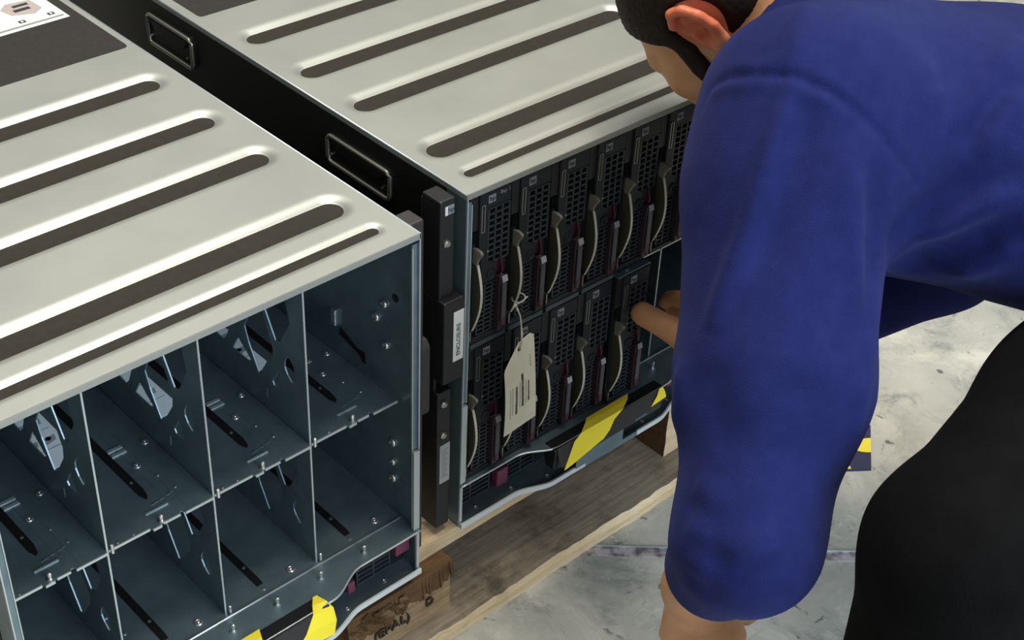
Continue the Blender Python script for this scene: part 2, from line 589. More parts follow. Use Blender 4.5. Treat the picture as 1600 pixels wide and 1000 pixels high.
def make_lid(root):
    """sheet-metal lid with five pressed grooves, folded down along the sides and the front"""
    D = 0.80
    xs = [0.0, 0.004]
    x = 0.006
    while x < 0.050:
        xs.append(x); x += 0.0015
    n = 14
    xs += [0.050 + (W - 0.1) * i / n for i in range(n + 1)]
    x = W - 0.0485
    while x < W - 0.005:
        xs.append(x); x += 0.0015
    xs += [W - 0.004, W]
    ys = [0.0, 0.004]
    y = 0.006
    while y < 0.45:
        ys.append(y); y += 0.0013
    ys += [0.47, 0.5, D]

    def depth(x, y):
        for cy, r, dp in STRIPES:
            sl = 0.013 if dp > .004 else 0.0085
            if abs(y - cy) > r + sl:
                continue
            px = min(max(x, SX0 + r), SX1 - r)
            d = math.hypot(x - px, y - cy) - r
            if d <= 0:
                return -dp
            if d < sl:
                t = d / sl
                return -dp * (1 - t) ** 2.2
        return 0.0
    nx, ny = len(xs), len(ys)
    V = np.zeros((ny, nx, 3))
    for j, y in enumerate(ys):
        for i, x in enumerate(xs):
            V[j, i] = (x, y, H + depth(x, y))
    vs = V.reshape(-1, 3).tolist()
    fs = [(j * nx + i, j * nx + i + 1, (j + 1) * nx + i + 1, (j + 1) * nx + i) for j in range(ny - 1) for i in range(nx - 1)]
    mb = MB()
    mb.add(vs, fs)
    lid = mb.build('lid', M['lid'], root, smooth=True)
    fb = MB()
    fb.box(0.0, W, -0.0006, 0.0012, H - 0.0065, H - 0.0003)
    fb.box(-0.0006, 0.0010, -0.0006, D, H - 0.0060, H - 0.0003)
    fb.box(W - 0.0010, W + 0.0006, -0.0006, D, H - 0.0060, H - 0.0003)
    fb.box(0.001, W - 0.001, 0.001, D, H - 0.0075, H - 0.0062, 1)
    fb.build('lid_flange', [M['lid'], M['steel']], lid)
    for xx in (0.0003, W - 0.0003):  # paler than the lid: highlight of its rounded side edges put into colour
        MB().tube([(xx, 0.0, H - .0006), (xx, .79, H - .0006)], 0.0011, 8).build('lid_edge_highlight', M['edge'], lid, smooth=True)
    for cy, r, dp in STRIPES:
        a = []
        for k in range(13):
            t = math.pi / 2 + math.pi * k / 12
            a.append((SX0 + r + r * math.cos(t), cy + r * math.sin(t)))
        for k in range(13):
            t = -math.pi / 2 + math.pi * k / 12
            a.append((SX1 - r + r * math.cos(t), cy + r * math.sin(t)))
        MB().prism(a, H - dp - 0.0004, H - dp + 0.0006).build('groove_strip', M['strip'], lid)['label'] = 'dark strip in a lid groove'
    return lid


UP_HOLES = [
    [(.1060, .392), (.0975, .3567), (.0809, .3244), (.0722, .3280), (.0550, .3589), (.0600, .383), (.068, .400), (.080, .408), (.096, .406)],
    [(.1160, .382), (.1245, .3312), (.1342, .3121), (.1290, .295), (.1141, .2655), (.1080, .268), (.0885, .2977), (.0862, .3120), (.1045, .3600), (.1120, .390)],
    [(.1473, .2905), (.1590, .2703), (.1330, .2690), (.1260, .2740)],
    [(.1660, .335), (.1574, .3037), (.1688, .2791), (.1767, .2702), (.2050, .2750), (.2150, .3050), (.2000, .340), (.180, .350)],
    [(.1560, .400), (.150, .372), (.156, .352), (.185, .372), (.205, .400), (.18, .408)],
    [(.2450, .395), (.232, .360), (.245, .30), (.275, .29), (.30, .33), (.29, .39)],
    [(.3350, .395), (.322, .360), (.335, .30), (.365, .29), (.39, .33), (.38, .39)],
    [(.0625, .3155), (.0672, .3070), (.0678, .3000), (.0640, .2930), (.0568, .2868), (.0515, .2930), (.0500, .3010), (.0530, .3100), (.0580, .3150)],
    [(.0796, .2872), (.0905, .2687), (.0880, .2650), (.0701, .2642), (.0720, .2700)],
    [(.1012, .2540), (.1020, .2420), (.0990, .2420), (.0985, .2540)],
]


def plate(root, name, x, holes, y0, y1, z0, z1, cut=0.0):
    outer = [(y0, z0), (y1, z0), (y1, z1), (y0, z1)]
    vs, fs = sheet_with_holes(outer, holes, 0.0014)
    mb = MB()
    mb.add([(v[0] + x, v[1], v[2]) for v in vs], fs)
    o = mb.build(name, M['steel'], root)
    e = MB()
    e.box(x - .0009, x + .0009, y0 - .0006, y0 + .0006, z0, z1)
    e.build('front_edge', M['edge'], o)
    # thin bright burrs round the openings seen from the left
    return o


def stud(root, x, y, z, h=0.010, r=0.0019):
    mb = MB().lathe([(r * 1.7, 0), (r * 1.7, .0012), (r, .0014), (r, h * .6), (r * 1.25, h * .62), (r * 1.25, h), (r * .6, h + .0006)], (x, y, z), 'z', 10)
    return mb.build('stud', M['bright'], root, smooth=False)


def dimple(root, x, y, z, r=0.005):
    mb = MB().lathe([(r, 0), (r * .8, .0010), (r * .55, .0013), (r * .5, .0004), (r * .3, .0004), (r * .25, .0018), (r * .05, .0022)], (x, y, z), 'z', 16)
    return mb.build('rivet', M['bright'], root, smooth=True)


def make_tray(root, loaded=False):
    """the front tray: wavy top plate, wavy bottom plate with a thick rolled lip, vents and tabs between"""
    n = 70
    xs = [W * i / n for i in range(n + 1)]
    mb = MB()
    poly = [(x, wave(x)) for x in xs] + [(W, 0.027), (0, 0.027)]
    mb.prism(poly, PAN_Z - 0.0016, PAN_Z)
    top = mb.build('tray_top', M['steel'], root)
    mb = MB()
    mb.tube([(x, wave(x) - .0004, PAN_Z - .0006) for x in xs], 0.0013, 6)
    mb.build('front_edge', M['edge'], top, smooth=True)
    mb = MB()
    mb.tube([(0.004, 0.0262, PAN_Z), (W - 0.004, 0.0262, PAN_Z)], 0.0012, 6)
    mb.build('fold_line', M['edge'], top, smooth=True)
    mb = MB()
    poly = [(x, wave(x, -.003, -.0165)) for x in xs] + [(W, 0.03), (0, 0.03)]
    mb.prism(poly, 0.0012, 0.0026)
    bot = mb.build('tray_bottom', M['steel'], root)
    mb = MB()
    for i in range(n):
        x0, x1 = xs[i], xs[i + 1]
        a0, a1 = wave(x0, -.003, -.0165), wave(x1, -.003, -.0165)
        mb.add([(x0, a0 - .0022, 0.0002), (x1, a1 - .0022, 0.0002), (x1, a1 - .0022, .0072), (x0, a0 - .0022, .0072),
                (x0, a0, 0.0002), (x1, a1, 0.0002), (x1, a1, .0072), (x0, a0, .0072)],
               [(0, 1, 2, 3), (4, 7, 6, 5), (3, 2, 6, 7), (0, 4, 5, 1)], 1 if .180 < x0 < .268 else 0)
    mb.build('rolled_lip', [M['lip'], M['steel']], bot)
    # vents: supply faces set back behind the plates
    bays = [(0.004, 0.062, 0), (0.090, 0.132, 1), (W - 0.132, W - 0.090, 1), (W - 0.070, W - 0.026, 0)]
    bk = MB().box(0.003, W - 0.003, 0.024, 0.028, 0.003, PAN_Z - 0.002)
    bk.build('supply_face', M['face'], root)
    for x0, x1, t in bays:
        g = MB()
        g.box(x0, x1, 0.0215, 0.0235, 0.008, 0.052, 0)
        mid = (x0 + x1) / 2
        for k in range(7):
            z = 0.0085 + k * 0.0065
            g.box(x0, x1, 0.019, 0.0216, z, z + 0.0022, 1)
        for xx in (x0 - .001, mid - .001, x1 - .001):
            g.box(xx, xx + .002, 0.0185, 0.0216, 0.008, 0.0525, 1)
        g.build('vent_grille', [M['void'], M['mesh']], root)
    for x0, x1, z0, z1 in ((0.067, 0.084, 0.014, 0.038), (W - 0.0235, W - 0.0045, 0.028, 0.052), (W - 0.088, W - 0.079, 0.014, 0.030)):
        t = MB()
        t.box(x0, x1, 0.010, 0.021, z0, z1)
        t.build('release_tab', M['pink'], root, bevel=0.0012)['label'] = 'maroon plastic release tab'
    for x, y in ((0.035, 0.010), (0.088, 0.008), (0.135, -0.004), (W - 0.040, 0.010), (W - 0.095, 0.004), (W - 0.150, -0.006)):
        MB().lathe([(0.0028, 0), (0.0028, .0006), (0.0016, .0010), (0.0014, .0003)], (x, y, 0.0026), 'z', 12).build('rivet', M['bright'], bot)
    for k, x in enumerate((W - 0.0665, W - 0.1232, W - 0.1781, W - 0.2316, W - 0.287, W - 0.343, W - 0.398)):
        if not loaded or x > 0.30:
            stud(top, x, 0.0098 - .0006 * k, PAN_Z)
    # central display bar with hazard tape
    bar = MB()
    x0, x1 = 0.122, 0.306
    bar.prism([(-0.0080, PAN_Z + .0003), (-0.0255, PAN_Z + .0003), (-0.0270, PAN_Z - .004), (-0.0250, .034), (-0.012, .034), (-0.0080, .050)], x0, x1, 'x')
    db = bar.build('display_bar', M['black'], root, bevel=0.0008)
    db['label'] = 'black display bar with yellow and black tape'
    fp = MB()
    fp.box(x0 + .006, x1 - .004, -0.0264, -0.0254, 0.0345, 0.0585)
    fp.box(x1 - .050, x1 - .030, -0.0275, -0.0262, 0.0375, 0.050, 1)
    fp.box(x0 + .045, x1 - .060, -0.0195, -0.0185, 0.006, 0.031, 1)
    fp.build('display_front', [M['tapeblack'], M['steel']], db)
    return top, bot, db


def tape_patch(parent, name, material, rows, thick=0.0006, label=None):
    """rows: list of (left point, right point) going down the tape"""
    mb = MB()
    n = len(rows)
    k = 6
    g = []
    for a, b in rows:
        a, b = Vector(a), Vector(b)
        g.append([a.lerp(b, i / k) for i in range(k + 1)])
    vs = [p for r in g for p in r]
    vs2 = [p + Vector((0, thick, -thick * .3)) for p in vs]
    fs = []
    w = k + 1
    N = n * w
    for j in range(n - 1):
        for i in range(k):
            q = (j * w + i, j * w + i + 1, (j + 1) * w + i + 1, (j + 1) * w + i)
            fs.append(q)
            fs.append(tuple(N + t for t in q[::-1]))
    ring = [(i, i + 1) for i in range(k)] + [((n - 1) * w + i + 1, (n - 1) * w + i) for i in range(k)]
    ring += [((j + 1) * w, j * w) for j in range(n - 1)] + [(j * w + k, (j + 1) * w + k) for j in range(n - 1)]
    for a, b in ring:
        fs.append((b, a, N + a, N + b))
    mb.add(vs + vs2, fs)
    o = mb.build(name, material, parent, smooth=False)
    if label:
        o['label'] = label
    return o


def bracket(root, side, label_text):
    """rack ear standing along one side of the enclosure; side -1 left, +1 right"""
    def X(a, b):
        return (-b, -a) if side < 0 else (W + a, W + b)
    mb = MB()
    a, b = X(0.0095, 0.0285)
    mb.box(a, b, 0.006, 0.034, 0.322, H - .001)
    o = mb.build('mounting_bracket', M['bracket'], root, bevel=0.002)
    lo = MB()
    lo.box(*X(0.0095, 0.0285), 0.006, 0.034, 0.010, 0.205)
    lo.box(*X(0.0250, 0.0286), 0.012, 0.036, 0.010, 0.435)
    lo.build('lower_cover', M['bracket'], o, bevel=0.002)
    midb = MB()
    midb.box(*X(0.0020, 0.0290), -0.003, 0.034, 0.222, 0.326)
    midb.build('middle_cover', M['bracket'], o, bevel=0.002)
    for z in (0.392, 0.189, 0.146):
        xm = sum(X(0.017, 0.0245)) / 2
        MB().lathe([(0.0042, 0.0060), (0.0042, 0.0035), (0.0026, 0.0020), (0.0008, 0.0020)], (xm, 0, z), 'y', 14).build('thumb_screw', M['rim'], o)
    lb = MB()
    xa, xb = X(0.0035, 0.0175) if side > 0 else X(0.0030, 0.0165)
    lb.box(xa, xb, -0.0034, -0.0030, 0.2480, 0.3110)
    l = lb.build('paper_label', M['white'], o)
    l['label'] = 'white label with vertical lettering'
    text_mesh('lettering', label_text, 0.0074, M['ink'], l, Matrix.Translation(((xa + xb) / 2, -0.0035, 0.2750)) @ FRONT @ Matrix.Rotation(math.pi / 2, 4, 'Z'))
    lb = MB()
    xa, xb = X(0.0105, 0.0245)
    lb.box(xa, xb, 0.0055, 0.0060, 0.076, 0.131)
    l = lb.build('asset_label', mat('grey_label', (0.34, 0.35, 0.36), 0.5), o)
    tx = MB()
    for k in range(16):
        z = 0.084 + k * 0.0026
        tx.box(xa + .003, xb - .002 - .002 * (k % 3), 0.0053, 0.0056, z, z + 0.0011)
    tx.build('print', M['greyink'], l)
    lg = MB()
    xa, xb = X(0.0115, 0.0225)
    lg.box(xa, xb, 0.0054, 0.0060, 0.4240, 0.4340)
    l = lg.build('logo', M['logo'], o)
    lw = MB()
    lw.box(xa - .0002, xa + .0030, 0.0052, 0.0060, 0.4240, 0.4340)
    lw.build('logo_edge', M['white'], l)
    text_mesh('lettering', 'hp', 0.0080, M['ink'], l, Matrix.Translation(((xa + xb) / 2 + .0015, 0.0053, 0.4292)) @ FRONT)
    return o


def side_bracket(root):
    """narrow rack ear on the right of the left enclosure, mostly hidden behind its flange"""
    o = MB().box(W + .0012, W + .0185, 0.0165, 0.0395, 0.012, H - .0005).build('mounting_bracket', M['bracket2'], root, bevel=0.002)
    c = MB()
    c.prism([(.0185, .200), (.0185, .285), (.024, .292), (.0465, .292), (.0465, .196), (.022, .196)], W + .0185, W + .0300, 'x')
    c.build('clip', M['bracket2'], o, bevel=0.002)
    return o


def carry_handle(root, x, y0, y1, z0, z1, sgn):
    """recessed handle pocket with a rounded raised rim in the side panel"""
    def ring(r, rad):
        pts = []
        for cy, cz, a0 in ((y1 - rad, z1 - rad, 0), (y0 + rad, z1 - rad, 90), (y0 + rad, z0 + rad, 180), (y1 - rad, z0 + rad, 270)):
            for k in range(5):
                t = math.radians(a0 + 90 * k / 4)
                pts.append((x + sgn * 0.0012, cy + rad * math.cos(t), cz + rad * math.sin(t)))
        return pts
    mb = MB()
    mb.tube(ring(0, 0.007), 0.0027, 8, closed=True)
    o = mb.build('carry_handle', M['rim'], root, smooth=True)
    p = MB()
    p.box(min(x, x + sgn * .0006), max(x, x + sgn * .0006), y0 + .001, y1 - .001, z0 + .001, z1 - .001, 0)
    p.build('pocket', M['skin_black'], o)
    f = MB()
    ym_, h = (y0 + y1) / 2, (y1 - y0)
    f.prism([(y0 + .05 * h, z1 - .004), (y1 - .05 * h, z1 - .004), (y1 - .18 * h, z1 - .45 * (z1 - z0)), (y0 + .18 * h, z1 - .45 * (z1 - z0))], x + sgn * .0008, x + sgn * .0030, 'x')
    f.build('grip_flap', M['skin_black'], o, bevel=0.0008)
    for yy in (y0 + .012, y1 - .006):
        MB().lathe([(0.0014, sgn * .0005), (0.0014, sgn * .0024)], (x, yy, z0 + .010), 'x', 8).build('rivet', M['bright'], o)
    return o


def make_enclosure(name, loc, rz, label):
    root = empty(name, loc, rz)
    tag(root, label, 'server enclosure', 'steel server enclosures on the pallet')
    lid = make_lid(root)
    # shell
    for sgn, x in ((-1, 0.0), (1, W)):
        i0, i1 = (x, x + .0014) if sgn < 0 else (x - .0014, x)
        mb = MB()
        mb.box(i0, i1, 0.0005, 0.79, 0.001, H - .0066)
        sp_ = mb.build('side_panel', M['steel'], root)
        o0, o1 = (x - .0006, x) if sgn < 0 else (x, x + .0006)
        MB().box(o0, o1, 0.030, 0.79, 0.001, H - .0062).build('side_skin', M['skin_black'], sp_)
        fl_ = MB()
        # double front flange, with a pale lower length
        g = (lambda a, b: (x + a, x + b)) if sgn < 0 else (lambda a, b: (x - b, x - a))
        fl_.box(*g(.0002, .0014), -0.0010, 0.0012, 0.178, H - .0066, 0)
        fl_.box(*g(.0075, .0085), 0.0010, 0.0028, 0.178, H - .0150, 0)
        fl_.box(*g(.0010, .0080), 0.0022, 0.0032, 0.178, H - .0120, 1)
        fl_.box(*g(.0002, .0078), -0.0012, 0.0030, 0.066, 0.176, 0)
        fl_.box(*g(.0002, .0040), -0.0012, 0.0016, 0.001, 0.0645, 0)
        fl_.build('front_flange', [M['edge'], M['steel']], sp_)
        carry_handle(sp_, x + sgn * .0006, 0.1175, 0.2235, 0.3790, 0.4110, sgn)
        carry_handle(sp_, x + sgn * .0006, 0.4880, 0.5850, 0.3790, 0.4160, sgn)
    MB().box(0.0016, W - .0016, 0.027, 0.78, PAN_Z - .0022, PAN_Z - .0006).build('bay_floor', M['steel'], root)
    MB().box(0.0016, W - .0016, 0.470, 0.476, PAN_Z, H - .009).build('midplane', M['skin_black'], root)
    MB().box(0.0016, W - .0016, 0.030, 0.78, 0.0010, 0.0024).build('base_pan', M['steel'], root)
    MB().box(0.0016, W - .0016, 0.784, 0.788, 0.0030, H - .009).build('rear_panel', M['skin_black'], root)
    top, bot, db = make_tray(root, loc[0] > -0.2)
    if loc[0] > -0.2:
        bracket(root, -1, 'ENCLOSURE')
    else:
        side_bracket(root)
    return root, lid, top, bot, db


def shelf_bay(root, xl, xr):
    """one shelf between two dividers: notched front edge, guide channel, studs, a paper label further back"""
    y0 = 0.0305
    poly = [(xl, y0 + .001), (xl + .042, y0 + .001), (xl + .044, y0 - .0018), (xl + .052, y0 - .0018), (xl + .056, y0), (xr - .036, y0), (xr - .035, y0 + .002), (xr - .032, y0 + .002), (xr - .031, y0 - .0012), (xr, y0 - .0012), (xr, 0.46), (xl, 0.46)]
    poly = poly
    s = MB().prism(poly, SHELF_Z - .0014, SHELF_Z).build('shelf', M['steel'], root)
    e = MB()
    for a, b, d in ((xl, xl + .042, .0008), (xl + .044, xl + .053, -.0020), (xl + .056, xr - .036, -.0002), (xr - .031, xr, -.0014)):
        e.box(a, b, y0 + d - .0006, y0 + d + .0006, SHELF_Z - .0026, SHELF_Z + .0003)
    e.build('front_edge', M['edge'], s)
    c = MB()
    xc = xr - .0485
    c.prism([(xc - .0040, .46), (xc - .0040, .074), (xc - .001, .066), (xc + .002, .069), (xc + .0040, .080), (xc + .0040, .46)], SHELF_Z - .0002, SHELF_Z + .0010)
    g = c.build('guide_channel', M['skin_black'], s)
    MB().lathe([(.0018, 0), (.0018, .0006), (.0008, .0009)], (xc - .0005, .094, SHELF_Z + .001), 'z', 10).build('rivet', M['rim'], g)
    for bx in ((xc + .0045, xc + .0200, .136, .1398), (xc + .0045, xc + .0200, .144, .1478), (xc - .0125, xc + .0110, .0482, .0502)):
        MB().box(*bx, SHELF_Z, SHELF_Z + .0010).build('bright_slot', M['edge'], s)
    st = MB()
    for (ax, ay, w, h) in ((.000, .0570, .006, .0012), (.008, .0580, .005, .0010), (.016, .0590, .004, .0010), (.021, .0600, .003, .0030), (-.002, .0562, .003, .0028)):
        st.box(xc + ax, xc + ax + w, ay, ay + h, SHELF_Z, SHELF_Z + .0004)
    st.box(xc + .0125, xc + .0132, .058, .20, SHELF_Z, SHELF_Z + .0003)
    st.box(xc + .0225, xc + .0230, .030, .20, SHELF_Z, SHELF_Z + .0003)
    st.build('stamped_marks', M['steel'], s)
    stud(s, xr - .0545, .0325, SHELF_Z, 0.008, 0.0017)
    for (ax, ay) in ((-.030, .100), (-.006, .125)):
        dimple(s, xr + ax - .002, ay + .012, SHELF_Z, 0.0042)
    for (ax, ay) in ((-.098, .062), (-.083, .034), (-.099, .034), (-.024, .088), (-.020, .064), (-.104, .105)):
        MB().lathe([(.0013, 0), (.0012, .0007), (.0004, .0010)], (xr + ax, ay, SHELF_Z), 'z', 8).build('rivet', M['bright'], s)
    lab = MB()
    lx0, lx1 = xl + .004, xr - .064
    lab.prism([(lx0, .158), (lx1 - .012, .158), (lx1, .166), (lx1, .40), (lx0, .40)], SHELF_Z + .0001, SHELF_Z + .0005)
    l = lab.build('floor_label', M['label'], s)
    l['label'] = 'pale printed instruction label on the shelf'
    art = MB()
    w = lx1 - lx0
    z0, z1 = SHELF_Z + .0005, SHELF_Z + .0007
    for k in range(7):
        yy = .185 + k * .030
        art.box(lx0 + .003, lx1 - .003, yy, yy + .0007, z0, z1, 0)
        for q in range(2):
            cx, cy = lx0 + w * (.28 + .44 * q), yy + .013
            art.prism([(cx - .006, cy - .006), (cx + .005, cy - .003), (cx + .007, cy + .005), (cx - .004, cy + .004)], z0, z1, 'z', 1)
    for (fx, fy) in ((.25, .167), (.7, .200), (.3, .232), (.65, .262), (.3, .31)):
        cx = lx0 + w * fx
        art.lathe([(.0030, 0), (.0030, .0002), (.0001, .0002)], (cx, fy, z0), 'z', 12, 2)
    art.build('print', [M['greyink'], M['label_art'], M['ink']], l)
    return s


# left enclosure: bays empty
A, A_lid, A_top, A_bot, A_bar = make_enclosure('server_enclosure', (-W, 0.0, DECK), 0.0, 'empty steel server enclosure in the left foreground, bare bays showing')
edges = [0.0016] + sorted(DIVX) + [W - .0016]
for i in range(4):
    xl = edges[i] + (.0012 if i else 0.0006)
    xr = edges[i + 1] - (.0012 if i < 3 else 0.0035)
    shelf_bay(A, xl, xr)
    # lower floor details of the same bay
    xc = edges[i + 1] - .0635 + (0 if i < 3 else .0016)
    c = MB()
    c.prism([(xc - .0038, .46), (xc - .0038, .0420), (xc + .0030, .0420), (xc + .0038, .050), (xc + .0038, .46)], PAN_Z - .0006, PAN_Z + .0008)
    g = c.build('guide_channel', M['skin_black'], A)
    MB().lathe([(.0020, 0), (.0020, .0008), (.0008, .0012)], (xc, .072, PAN_Z + .0008), 'z', 10).build('rivet', M['rim'], g)
    xr = edges[i + 1]
    dimple(A, xr - .027, .0405, PAN_Z - .0006, 0.0052)
    for (ax, ay) in ((-.064, .036), (-.093, .105), (-.090, .075)):
        MB().lathe([(.0024, 0), (.0022, .0008), (.0008, .0010)], (xr + ax, ay, PAN_Z - .0006), 'z', 10).build('rivet', M['bright'], A)
for x in DIVX:
    plate(A, 'divider', x, UP_HOLES, 0.0325, 0.462, SHELF_Z - .0016, H - .008)
    lowh = [[(y, z - .187) for y, z in h] for h in (UP_HOLES[0:2] + UP_HOLES[3:7])]
    lowh = [[(y, min(z, SHELF_Z - .010)) for y, z in h] for h in lowh]
    lowh.append([(y, z - .187) for y, z in UP_HOLES[7]])
    plate(A, 'divider', x, lowh, 0.0325, 0.462, PAN_Z - .0006, SHELF_Z - .0018)
    for z in (SHELF_Z - .004, PAN_Z):
        MB().lathe([(.0018, 0), (.0018, .010), (.0008, .0105)], (x + .004, .0300, z), 'z', 8).build('locating_pin', M['bright'], A)
# fittings on the inside of the right wall
for yy, zz, r_ in ((.066, .3095, .0055), (.052, .333, .0045), (.050, .283, .0045), (.041, .160, .0055), (.041, .133, .0045), (.041, .110, .0055)):
    MB().lathe([(r_, 0), (r_ * .9, -.0022), (r_ * .5, -.0038), (r_ * .3, -.0015)], (W - .0014, yy, zz), 'x', 14).build('wall_rivet', M['bright'], A, smooth=True)
MB().box(W - .0060, W - .0014, .130, .138, .262, .282).build('wall_clip', M['bright'], A, bevel=0.001)
MB().lathe([(.0048, 0), (.0048, -.0006)], (W - .0014, .0353, .349), 'x', 14).build('wall_opening', M['skin_black'], A)
MB().prism([(.128, .252), (.126, .262), (.098, .250), (.086, .252), (.084, .238), (.090, .238), (.094, .244)], W - .0022, W - .0014, 'x').build('wall_opening', M['skin_black'], A)

# dark sheet over the back of both lids; the left one has a printed label
def dark_sheet(lid, x0, x1, y0, y1):
    r = .005
    pts = [(x0 + r, y0), (x1 - r, y0), (x1 - r * .3, y0 + r * .3), (x1, y0 + r), (x1, y1), (x0, y1), (x0, y0 + r), (x0 + r * .3, y0 + r * .3)]
    o = MB().prism(pts, H + .0001, H + .0006).build('dark_sheet', M['sheet'], lid)
    o['label'] = 'dark matt sheet covering the rear of the lid'
    return o


dsA = dark_sheet(A_lid, 0.012, W - .0085, 0.4935, 0.79)
lm = MB().box(W - .330, W - .0205, .6005, .785, H + .0006, H + .0009).build('instruction_label', M['white'], dsA)
lm['label'] = 'white printed instruction label with small drawings'
pr = MB()
z0, z1 = H + .0009, H + .0011
pr.box(W - .325, W - .0240, .6065, .6105, z0, z1, 0)
for k in range(8):
    x = W - .034 - k * .036
    pr.box(x - .004, x + .004, .616, .623, z0, z1, 1)
    pr.box(x - .0016, x + .0016, .618, .621, z1, z1 + .0001, 3)
for k in range(4):
    x = W - .052 - k * .075
    pr.prism([(x - .020, .640), (x + .004, .630), (x + .018, .640), (x + .016, .668), (x - .012, .672), (x - .024, .660)], z0, z1, 'z', 2)
    pr.box(x - .013, x + .007, .645, .652, z1, z1 + .0001, 1)
    pr.box(x - .009, x + .010, .657, .663, z1, z1 + .0001, 1)
pr.box(W - .325, W - .0240, .690, .694, z0, z1, 0)
pr.build('print', [M['greyink'], M['ink'], mat('print_pinkish_grey', (0.42, 0.36, 0.34), 0.6), M['white']], lm)

# hazard tape on the left enclosure's display bar (right end and left end in view)
def T(x, y, z):
    return (x, y, z)
tape_patch(A_bar, 'hazard_tape', M['yellow'], [
    (T(W - .1465, -.0085, .0665), T(W - .1415, -.0085, .0660)),
    (T(W - .1540, -.0180, .0670), T(W - .1385, -.0200, .0655)),
    (T(W - .1600, -.0272, .0655), T(W - .1360, -.0285, .0610)),
    (T(W - .1720, -.0310, .0480), T(W - .1350, -.0320, .0450)),
    (T(W - .1870, -.0320, .0330), T(W - .1390, -.0330, .0270))], label='yellow tape stripe')
tape_patch(A_bar, 'hazard_tape', M['yellow'], [
    (T(W - .2500, -.0085, .0665), T(W - .2120, -.0085, .0668)),
    (T(W - .2500, -.0180, .0665), T(W - .2160, -.0180, .0668)),
    (T(W - .2500, -.0275, .0650), T(W - .2200, -.0275, .0655)),
    (T(W - .2550, -.0310, .0450), T(W - .2320, -.0310, .0450)),
    (T(W - .2650, -.0320, .0300), T(W - .2450, -.0320, .0300))], label='yellow tape stripe')
tape_patch(A_bar, 'hazard_tape', M['tapeblack'], [
    (T(W - .2200, -.0274, .0655), T(W - .1600, -.0271, .0655)),
    (T(W - .2320, -.0308, .0450), T(W - .1740, -.0308, .0450)),
    (T(W - .2450, -.0318, .0290), T(W - .1890, -.0318, .0290))], label='black tape stripe')

# right enclosure
B, B_lid, B_top, B_bot, B_bar = make_enclosure('server_enclosure', (0.0774, 0.0225, DECK), -0.010255, 'steel server enclosure filled with black blade servers, right of the empty one')
dark_sheet(B_lid, 0.0125, W - .0125, 0.4870, 0.79)
tape_patch(B_bar, 'hazard_tape', M['yellow'], [
    (T(.1880, -.0105, .0682), T(.2570, -.0100, .0690)),
    (T(.1800, -.0165, .0690), T(.2510, -.0165, .0695)),
    (T(.1640, -.0262, .0690), T(.2330, -.0262, .0690)),
    (T(.1500, -.0290, .0640), T(.2165, -.0288, .0630)),
    (T(.1440, -.0305, .0530), T(.2080, -.0305, .0520)),
    (T(.1390, -.0315, .0430), T(.1980, -.0315, .0450)),
    (T(.1335, -.0325, .0320), T(.1450, -.0325, .0335))], label='yellow tape stripe')
tape_patch(B_bar, 'hazard_tape', M['yellow'], [
    (T(.2960, -.0265, .0670), T(.3020, -.0262, .0675)),
    (T(.2900, -.0290, .0600), T(.3050, -.0285, .0590)),
    (T(.2800, -.0300, .0490), T(.3070, -.0295, .0510))], label='yellow tape stripe')
tape_patch(B_bar, 'hazard_tape', M['tapeblack'], [
    (T(.1250, -.0270, .0660), T(.3020, -.0260, .0672)),
    (T(.1260, -.0300, .0480), T(.3000, -.0288, .0500)),
    (T(.1300, -.0315, .0370), T(.2780, -.0300, .0440))], label='black tape stripe')
edges = [0.0016, 0.1178, 0.2268, 0.3358, W - .0016]
for i in range(4):
    xl = edges[i] + (.0012 if i else 0.0006)
    xr = edges[i + 1] - (.0012 if i < 3 else 0.0035)
    s = MB().box(xl, xr, 0.0315, 0.46, SHELF_Z - .0014, SHELF_Z).build('shelf', M['steel'], B)
    MB().box(xl, xr, 0.0300, 0.0315, SHELF_Z - .0024, SHELF_Z + .0003).build('front_edge', M['edge'], s)
for x in (0.1178, 0.2268, 0.3358):
    plate(B, 'divider', x, UP_HOLES[:3], 0.0325, 0.462, SHELF_Z - .0016, H - .008)
    plate(B, 'divider', x, [[(y, min(z - .187, SHELF_Z - .010)) for y, z in h] for h in UP_HOLES[:2]], 0.0300, 0.462, PAN_Z - .0006, SHELF_Z - .0018)

# ------------------------------------------------------------------ blade servers
BX0, BP, BW, BH = 0.0093, 0.0545, 0.0532, 0.1810
UPZ, LOZ = 0.2530, 0.0645


